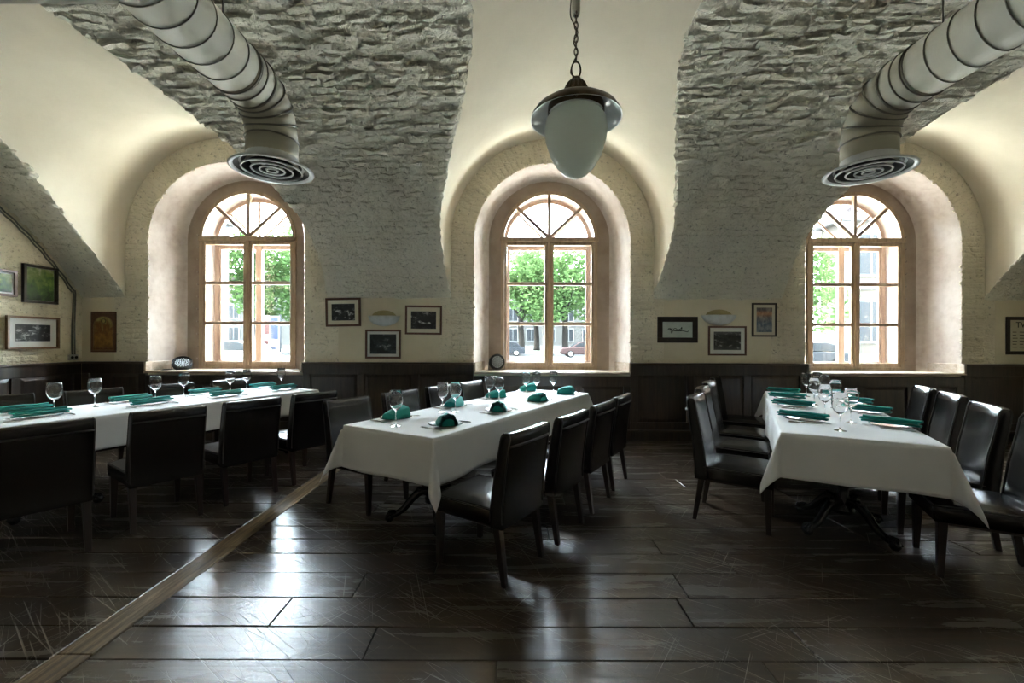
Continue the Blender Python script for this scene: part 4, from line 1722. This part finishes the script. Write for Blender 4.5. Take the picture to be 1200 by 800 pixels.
# arch of the icon picture
iw, ih = 0.135, 0.25
pts = [(iw * cos(a), -0.014, 0.10 + 0.12 * sin(a)) for a in [pi * k / 16 for k in range(17)]]
pts = [(iw, -0.014, -0.22)] + pts + [(-iw, -0.014, -0.22)]
MB().tube(pts, 0.006, 6, closed=True).build('arch_moulding', M['fr_gold'], icon)
for s in (-1, 1):
    poly = [(s * 0.16, 0.27), (s * 0.16, 0.10), (s * iw, 0.10)] + [(s * iw * cos(a), 0.10 + 0.12 * sin(a)) for a in [pi / 2 * k / 8 for k in range(9)]] + [(0.0, 0.27)]
    MB().prism(poly, -0.0138, -0.0126, 'y').build('spandrel', M['fr_red'], icon)
pts = [(0.03 * cos(a), -0.0135, 0.155 + 0.03 * sin(a)) for a in [2 * pi * k / 14 for k in range(14)]]
MB().tube(pts, 0.004, 5, closed=True).build('emblem', M['fr_dark'], icon)


def text_part(body, size, mat, parent, loc, rx=pi / 2):
    cu = bpy.data.curves.new('lettering', 'FONT')
    cu.body = body
    cu.size = size
    cu.extrude = 0.0006
    tmp = bpy.data.objects.new('lettering_tmp', cu)
    COL.objects.link(tmp)
    dg = bpy.context.evaluated_depsgraph_get()
    me = bpy.data.meshes.new_from_object(tmp.evaluated_get(dg))
    bpy.data.objects.remove(tmp)
    me.materials.clear()
    me.materials.append(mat)
    o = link('lettering', me, parent, loc, (rx, 0, 0))
    return o


text_part('TWA', 0.115, M['black'], twa, (-0.245, -0.0135, 0.115))
rg = random.Random(3)
for r in range(6):
    for c in range(6):
        x = -0.29 + c * 0.10
        z = 0.045 - r * 0.043
        m = MB()
        m.box(x, x + rg.uniform(0.05, 0.075), -0.0138, -0.0127, z, z + 0.010)
        m.build('text_line', M['fr_dark'], twa)

# pictures on the left wall
def hang_left(y0, y1, z0, z1, *a, **k):
    p = picture(y1 - y0, z1 - z0, *a, **k)
    p.location = (LX + 0.016, (y0 + y1) / 2, (z0 + z1) / 2)
    p.rotation_euler = (0, 0, pi / 2)
    return p


hang_left(5.33, 5.735, 1.875, 2.36, 0.032, 0.004, 'fr_dark', 'mat_white', 'green', 9, 'green landscape print in dark frame on the yellow brick wall', depth=0.04)
hang_left(5.16, 5.76, 1.285, 1.70, 0.026, 0.075, 'fr_gold', 'mat_white', 'bw', 10, 'wide black and white photo in brown frame on the yellow brick wall', depth=0.035)
hang_left(4.93, 5.27, 1.93, 2.25, 0.03, 0.02, 'fr_red', 'mat_white', 'green', 11, 'small picture in red-brown frame cut by the left edge', depth=0.03)

# ------------------------------------------------------------------ wall sconces
for px, py, wpx, lab in ((450, 370.5, 37, 'white bowl wall sconce between two photos left of the middle window'), (842, 369.5, 40, 'white bowl wall sconce above the street photo right of the middle window')):
    x, z = wall_xz(px, py)
    w = wpx * WY / 500 / 2
    root = empty('wall_sconce', (x, WY, z - 0.14))
    prof = []
    n = 10
    for k in range(n + 1):
        a = pi / 2 * k / n
        prof.append((w * sin(a), 0.14 - 0.14 * cos(a)))
    m = MB()
    rows = []
    for r, zz in prof:
        rows.append([(r * cos(pi + pi * i / 24), 0.55 * r * sin(pi + pi * i / 24), zz) for i in range(25)])
    m.grid(rows)
    inner = [[(p[0] * 0.95, p[1] * 0.95, p[2] + 0.004) for p in r] for r in rows]
    inner[-1] = [(p[0], p[1], rows[-1][0][2]) for p in inner[-1]]
    m.grid(inner, flip=True)
    m.grid([rows[-1], inner[-1]])
    m.build('bowl', M['sconceglass'], root, smooth=True)
    MB().tube([(p[0], p[1], p[2]) for p in rows[-1]], 0.006, 6).build('rim', M['sconce'], root, smooth=True)
    MB().prism([(w * 0.8 * cos(pi * k / 12), 0.12 + 0.105 * sin(pi * k / 12)) for k in range(13)], -0.012, 0.0, 'y').build('painted_shading', M['sconceshading'], root)  # added ochre half-disc: shading on the wall above the bowl, done in colour
    tag(root, lab, 'wall lamp', 'wall sconces')


# ------------------------------------------------------------------ stage spotlights on the sills
def spotlight(x, y, z, aim, label, r=0.105):
    root = empty('par_spotlight', (x, y, z))
    d = Vector(aim).normalized()
    q = Vector((0, 0, 1)).rotation_difference(d).to_matrix().to_4x4()
    c = Vector((0, 0, 0))
    low = r * sqrt(max(0, 1 - d.z * d.z)) + 0.004
    base = Matrix.Translation((0, 0, max(low, 0.06))) @ q
    body = MB().lathe([(0.0, -0.10), (0.06, -0.10), (0.085, -0.075), (r, -0.03), (r, 0.035), (r - 0.010, 0.036), (r - 0.012, 0.024), (0.0, 0.024)], 28)
    body.xf(base).build('housing', M['black'], root, smooth=False)
    leds = MB()
    k = 0
    for ring, n in ((0.0, 1), (0.026, 6), (0.054, 12), (0.080, 16)):
        for i in range(n):
            a = 2 * pi * i / n
            leds.lathe([(0.0088, 0.0245), (0.0088, 0.029), (0.005, 0.032), (0.0, 0.033)], 8, o=(ring * cos(a), ring * sin(a), 0))
    o = leds.xf(base).build('led_cluster', M['led'], root)
    o['kind'] = 'stuff'
    rim = MB().tube([(r * cos(a), r * sin(a), 0.036) for a in [2 * pi * i / 28 for i in range(28)]], 0.005, 6, closed=True)
    rim.xf(base).build('front_rim', M['chrome'] if False else M['black'], root, smooth=True)
    h = max(low, 0.06)
    s = d.cross(Vector((0, 0, 1)))
    s.normalize()
    p = [s * (r + 0.008) + Vector((0, 0, h)), s * (r + 0.010) + Vector((0, 0, 0.008)), -s * (r + 0.010) + Vector((0, 0, 0.008)), -s * (r + 0.008) + Vector((0, 0, h))]
    MB().tube(p, 0.007, sq=(0.016, 0.006)).build('yoke', M['black'], root)
    tag(root, label, 'spotlight', 'stage spotlights on the sills')
    return root


spotlight(-4.08 - 0.81, 6.33, SILL + 0.003, (0.35, -0.55, 0.75), 'black round LED spotlight lying face up on the left window sill', 0.12)
spotlight(0.57 - 0.80, 6.42, SILL + 0.003, (0.35, -0.93, 0.12), 'black round LED spotlight standing upright on the middle window sill', 0.115)
cab = smooth_path([(-5.10, 6.20, SILL + 0.006), (-5.02, 6.12, SILL + 0.006), (-4.95, 6.2, SILL + 0.010), (-5.04, 6.16, SILL + 0.014), (-4.98, 6.10, SILL + 0.008), (-5.0, 6.2, SILL + 0.006), (-5.06, 6.24, SILL + 0.006)], 6)
c = MB().tube(cab, 0.0055, 6).build('power_cable', M['black'], smooth=True)
tag(c, 'loose black power cable beside the spotlight on the left sill', 'cable')

# ------------------------------------------------------------------ cables and outlet in the left corner
for k, (off, lab) in enumerate(((0.03, 'grey cable following the vault edge on the left wall, inner one'), (0.065, 'grey cable following the vault edge on the left wall, outer one'))):
    pts = []
    th0 = math.acos((WY - 0.05 - VY) / VR)
    for i in range(40):
        th = th0 + i * 0.012
        rr = VR - 0.045 - off
        pts.append((LX + 0.022 + 0.006 * sin(i * 1.3 + k), VY + rr * cos(th), VZ + rr * sin(th)))
    pts = [(LX + 0.024, WY - 0.09 - off, 1.18), (LX + 0.024, WY - 0.095 - off, 1.6)] + pts
    c = MB().tube(smooth_path(pts, 2), 0.009, 8).build('wall_cable', M['cable'], smooth=True)
    tag(c, lab, 'cable', 'cables on the left wall')
root = empty('power_outlet', (LX + 0.001, WY - 0.14, 1.16))
MB().box(0, 0.035, -0.06, 0.06, -0.04, 0.04, 0.006).build('housing', M['boxgrey'], root)
for s in (-1, 1):
    MB().lathe([(0.020, 0), (0.020, 0.004), (0.016, 0.005), (0.014, 0.001), (0.0, 0.001)], 14).xf(Matrix.Translation((0.035, s * 0.027, 0)) @ Matrix.Rotation(pi / 2, 4, 'Y')).build('socket', M['black'], root)
tag(root, 'small grey double power outlet above the dado in the left corner', 'outlet')

# ------------------------------------------------------------------ outside: street, lawn, trees, cars, houses
GZ = -0.02
M['paving'] = plain('pale_paving', (0.38, 0.365, 0.33), 0.9, scale=2)
M['street'] = plain('street_asphalt', (0.035, 0.035, 0.036), 0.9, scale=2)
M['lawn'] = plain('lawn', (0.011, 0.017, 0.006), 0.9, var=0.4, scale=1.5)
M['kerb'] = plain('kerb_stone', (0.03, 0.03, 0.03), 0.9)
M['trunk'] = plain('tree_bark', (0.0045, 0.0038, 0.003), 0.9, spec=0.1, var=0.4, scale=5)
M['leaf_a'] = leaf_mat('leaves_bright', (0.036, 0.062, 0.022))
M['leaf_b'] = leaf_mat('leaves_mid', (0.027, 0.050, 0.017))
M['h_white'] = plain('white_render', (0.03, 0.03, 0.03), 0.9, var=0.05, scale=1)
M['h_yellow'] = plain('yellow_render', (0.014, 0.0105, 0.0055), 0.9, var=0.06, scale=1)
M['h_cream'] = plain('cream_render', (0.013, 0.012, 0.010), 0.9, var=0.06, scale=1)
M['h_trim'] = plain('white_stone_trim', (0.045, 0.044, 0.042), 0.8, var=0.04)
M['h_glass'] = plain('dark_window_glass', (0.006, 0.007, 0.008), 0.4, spec=0.08)
M['h_roof'] = plain('roof_metal', (0.010, 0.007, 0.006), 0.6, spec=0.1)
M['car_white'] = plain('white_car_paint', (0.04, 0.04, 0.04), 0.5, spec=0.1, var=0.02)
M['car_red'] = plain('red_car_paint', (0.011, 0.0045, 0.004), 0.5, spec=0.1, var=0.02)
M['car_blue'] = plain('blue_grey_car_paint', (0.0035, 0.0045, 0.006), 0.5, spec=0.1, var=0.02)
M['tyre'] = plain('tyre_rubber', (0.002, 0.002, 0.002), 0.8, spec=0.05)
M['carglass'] = plain('car_glass', (0.004, 0.005, 0.006), 0.4, spec=0.08)
M['ban_red'] = plain('banner_red', (0.016, 0.004, 0.004), 0.6, spec=0.1)
M['ban_blue'] = plain('banner_blue', (0.005, 0.008, 0.018), 0.6, spec=0.1)

structure(MB().box(-90, 90, -40, RY - 0.5, GZ - 0.3, GZ).build('ground', M['street']))
structure(MB().box(-90, 90, 7.22, 19.5, GZ - 0.3, GZ).build('ground', M['paving']))
structure(MB().box(-90, 90, 19.5, 130, GZ - 0.3, GZ - 0.02).build('ground', M['street']))
lw = MB().box(-60, 60, 43, 66, GZ, GZ + 0.22, 0.1).build('lawn', M['lawn'])
tag(lw, 'strip of green lawn under the trees across the street', 'lawn')
kb = MB().box(-60, 60, 42.7, 43, GZ, GZ + 0.26, 0.03).build('kerb', M['kerb'])
tag(kb, 'pale stone kerb along the lawn across the street', 'kerb')


def crown_mesh(name, mat, seed, rx, rz, n=5000):
    rg = random.Random(seed)
    blobs = []
    for _ in range(18):
        a, e, q = rg.uniform(0, 2 * pi), rg.uniform(-0.9, 1.2), rg.uniform(0.25, 0.8)
        blobs.append((Vector((rx * q * cos(a) * cos(e), rx * q * sin(a) * cos(e), rz * q * sin(e))), rg.uniform(0.30, 0.48) * rx))
    m = MB()
    for i in range(n):
        c, r = blobs[rg.randrange(len(blobs))]
        d = Vector((rg.gauss(0, 1), rg.gauss(0, 1), rg.gauss(0, 1))).normalized()
        p = c + d * r * rg.uniform(0.55, 1.0) ** 0.6
        t = Vector((rg.gauss(0, 1), rg.gauss(0, 1), rg.gauss(0, 0.6))).normalized()
        b = t.cross(Vector((rg.gauss(0, 1), rg.gauss(0, 1), rg.gauss(0, 1)))).normalized()
        s = rg.uniform(0.16, 0.30)
        m.add([p - t * s, p + b * s * 0.45, p + t * s, p - b * s * 0.45], [(0, 1, 2, 3)])
    return m.mesh(name, mat)


crowns = [crown_mesh('crown', M['leaf_a'], 1, 4.4, 4.4), crown_mesh('crown', M['leaf_b'], 2, 4.2, 4.8), crown_mesh('crown', M['leaf_a'], 3, 4.6, 4.2)]
trunk_me = MB().tube(smooth_path([(0, 0, 0), (0.05, 0, 1.2), (-0.04, 0.05, 2.8), (0.1, 0, 4.6), (0.2, 0.1, 6.6)], 3), [0.42, 0.36, 0.32, 0.30, 0.29, 0.28, 0.27, 0.26, 0.24, 0.22, 0.17, 0.12, 0.07], 10).mesh('trunk', M['trunk'], smooth=True)
br_me = [MB().tube(smooth_path([(0.05, 0, 3.0), (0.7 * s, 0.2, 4.3), (1.7 * s, 0.3, 5.6)], 3), [0.16, 0.14, 0.12, 0.10, 0.08, 0.06, 0.04], 8).mesh('branch', M['trunk'], smooth=True) for s in (-1, 1)]


def tree(x, y, k, s, label, rz=0.0):
    t = empty('street_tree', (x, y, GZ + (0.215 if 43 < y < 66 else 0.0)), rz)
    t.scale = (s, s, s)
    link('trunk', trunk_me, t)
    for b in br_me:
        link('branch', b, t)
    link('crown', crowns[k], t, (0, 0, 6.6))
    tag(t, label, 'tree', 'trees outside the windows')


tree(1.0, 47, 0, 1.15, 'leafy green tree outside, trunk at the left of the middle window', 0.3)
tree(3.3, 57, 1, 1.25, 'leafy green tree outside, trunk just left of the mullion of the middle window', 1.3)
tree(6.0, 48, 2, 1.15, 'leafy green tree outside, slim trunk right of the mullion of the middle window', 2.0)
tree(14.5, 54, 0, 1.2, 'leafy green tree outside, crown at the right of the middle window', 4.0)
tree(-19.0, 32, 1, 0.9, 'leafy green tree outside, middle of the left window', 0.7)
tree(-17.6, 40, 0, 1.2, 'leafy green tree outside, right side of the left window', 2.4)
tree(13.3, 20.8, 2, 0.60, 'leafy green tree outside, at the left edge of the right window', 1.1)


def car(x, y, rz, paint, label):
    root = empty('parked_car', (x, y, GZ), rz)
    hwid = 0.86
    low = [(-2.15, 0.28), (-2.2, 0.55), (-2.12, 0.82), (-1.2, 0.93), (1.55, 0.95), (2.05, 0.88), (2.15, 0.6), (2.1, 0.28)]
    top = [(-1.25, 0.93), (-0.55, 1.36), (-0.2, 1.44), (0.9, 1.43), (1.35, 1.3), (1.75, 0.95)]
    body = MB().prism(low, -hwid, hwid, 'y').build('body', M[paint], root, bevel=0.08, seg=3)
    MB().prism(top, -hwid * 0.86, hwid * 0.86, 'y').build('cabin', M[paint], root, bevel=0.06, seg=3)
    for s in (-1, 1):
        yy = s * (hwid * 0.86 + 0.004)
        for poly in ([(-1.0, 0.98), (-0.5, 1.30), (0.15, 1.36), (0.15, 0.98)], [(0.22, 0.98), (0.22, 1.36), (0.9, 1.34), (1.25, 1.22), (1.45, 0.98)]):
            MB().prism(poly, yy - 0.006, yy + 0.006, 'y').build('side_window', M['carglass'], root)
        for wx in (-1.35, 1.3):
            w = MB().lathe([(0.12, -0.09), (0.30, -0.09), (0.315, -0.07), (0.315, 0.07), (0.30, 0.09), (0.12, 0.09)], 20)
            w.xf(Matrix.Translation((wx, s * (hwid - 0.06), 0.315)) @ Matrix.Rotation(pi / 2, 4, 'X')).build('wheel', M['tyre'], root)
            h = MB().lathe([(0.0, -0.10), (0.17, -0.10), (0.19, -0.095), (0.19, 0.095), (0.17, 0.10), (0.0, 0.10)], 14)
            h.xf(Matrix.Translation((wx, s * (hwid - 0.06), 0.315)) @ Matrix.Rotation(pi / 2, 4, 'X')).build('hubcap', M['chrome'], root)
    V = [(-1.18, -0.66, 0.96), (-1.18, 0.66, 0.96), (-0.62, 0.62, 1.31), (-0.62, -0.62, 1.31)]
    MB().add([(a - 0.025, b, c + 0.02) for a, b, c in V] + V, [(0, 1, 2, 3), (7, 6, 5, 4), (0, 4, 5, 1), (1, 5, 6, 2), (2, 6, 7, 3), (3, 7, 4, 0)]).build('windscreen', M['carglass'], root)
    tag(root, label, 'car', 'cars on the street')


car(6.6, 39.0, 0.0, 'car_red', 'pale red car parked outside the middle window, at lower right')
car(-0.9, 41.2, 0.0, 'car_blue', 'dark car parked outside the middle window, at lower left')
car(-13.9, 21.0, 0.0, 'car_white', 'white car parked outside the left window')
car(15.2, 22.5, 0.0, 'car_blue', 'blue-grey car parked outside the right window, lower left corner')


def house(x0, x1, y0, y1, h, mat, label, cols, rows, ww, wh, zb, gap, pil=False):
    root = empty('house', ((x0 + x1) / 2, y0, GZ))
    ox, oy, oz = (x0 + x1) / 2, y0, GZ

    def put(mb, name, m, par=root, **k):
        mb.xf(Matrix.Translation((-ox, -oy, -oz)))
        return mb.build(name, m, par, **k)
    put(MB().box(x0, x1, y0, y1, GZ, h), 'wall', M[mat])
    put(MB().box(x0 - 0.4, x1 + 0.4, y0 - 0.4, y1 + 0.4, h, h + 0.45, 0.1), 'cornice', M['h_trim'])
    put(MB().prism([(x0 - 0.3, h + 0.45), (x1 + 0.3, h + 0.45), (x1 - 2, h + 2.6), (x0 + 2, h + 2.6)], y0 - 0.3, y1, 'y'), 'roof', M['h_roof'])
    put(MB().box(x0 - 0.05, x1 + 0.05, y0 - 0.08, y0, GZ, 0.7), 'plinth', M['h_trim'])
    pitch = (x1 - x0) / cols
    for c in range(cols):
        xc = x0 + pitch * (c + 0.5)
        for r in range(rows):
            z = zb + r * gap
            w = put(MB().box(xc - ww / 2 - 0.14, xc + ww / 2 + 0.14, y0 - 0.09, y0, z - 0.14, z + wh + 0.14), 'window', M['h_trim'])
            put(MB().box(xc - ww / 2, xc + ww / 2, y0 - 0.11, y0 - 0.092, z, z + wh), 'pane', M['h_glass'], w)
            put(MB().box(xc - 0.04, xc + 0.04, y0 - 0.13, y0 - 0.112, z, z + wh), 'glazing_bar', M['h_trim'], w)
        if pil:
            put(MB().box(x0 + pitch * c - 0.25, x0 + pitch * c + 0.25, y0 - 0.16, y0, 0.7, h, 0.03), 'pilaster', M['h_trim'])
    for r in range(1, rows):
        put(MB().box(x0, x1, y0 - 0.1, y0, zb + r * gap - 0.9, zb + r * gap - 0.65), 'string_course', M['h_trim'])
    tag(root, label, 'building', 'buildings outside')


house(19.5, 34, 25, 27, 8.5, 'h_yellow', 'yellow building with white trim outside the right window', 5, 2, 1.3, 2.3, 1.5, 3.9, True)
house(-31, -17.6, 25, 26.5, 8.5, 'h_white', 'white building at the left of the left window', 5, 2, 1.1, 1.8, 1.4, 3.6)
house(-14, 30, 72, 84, 8, 'h_cream', 'long cream building behind the trees of the middle window', 14, 2, 1.5, 2.0, 1.5, 3.4)
house(-62, -22, 67, 79, 9, 'h_cream', 'distant cream building behind the trees of the left window', 12, 2, 1.5, 2.0, 1.5, 3.4)

# advertising board on two posts outside the left window
root = empty('advertising_board', (-12.55, 22.0, GZ))
for s in (-1, 1):
    MB().box(s * 0.62 - 0.03, s * 0.62 + 0.03, -0.03, 0.03, 0, 2.75, 0.006).build('post', M['car_blue'], root)
MB().box(-0.59, 0.59, -0.02, 0.02, 0.75, 2.7, 0.004).build('panel', M['h_trim'], root)
for (a, b, c, d, k) in ((-0.5, 0.05, 1.75, 2.45, 'ban_red'), (0.12, 0.5, 1.5, 2.6, 'ban_blue'), (-0.5, 0.0, 1.25, 1.45, 'ban_red'), (-0.45, 0.4, 1.0, 1.08, 'ban_blue')):
    MB().box(a, b, -0.026, -0.0205, c, d).build('printed_field', M[k], root)
tag(root, 'white advertising board with red and blue print outside the left window', 'sign')
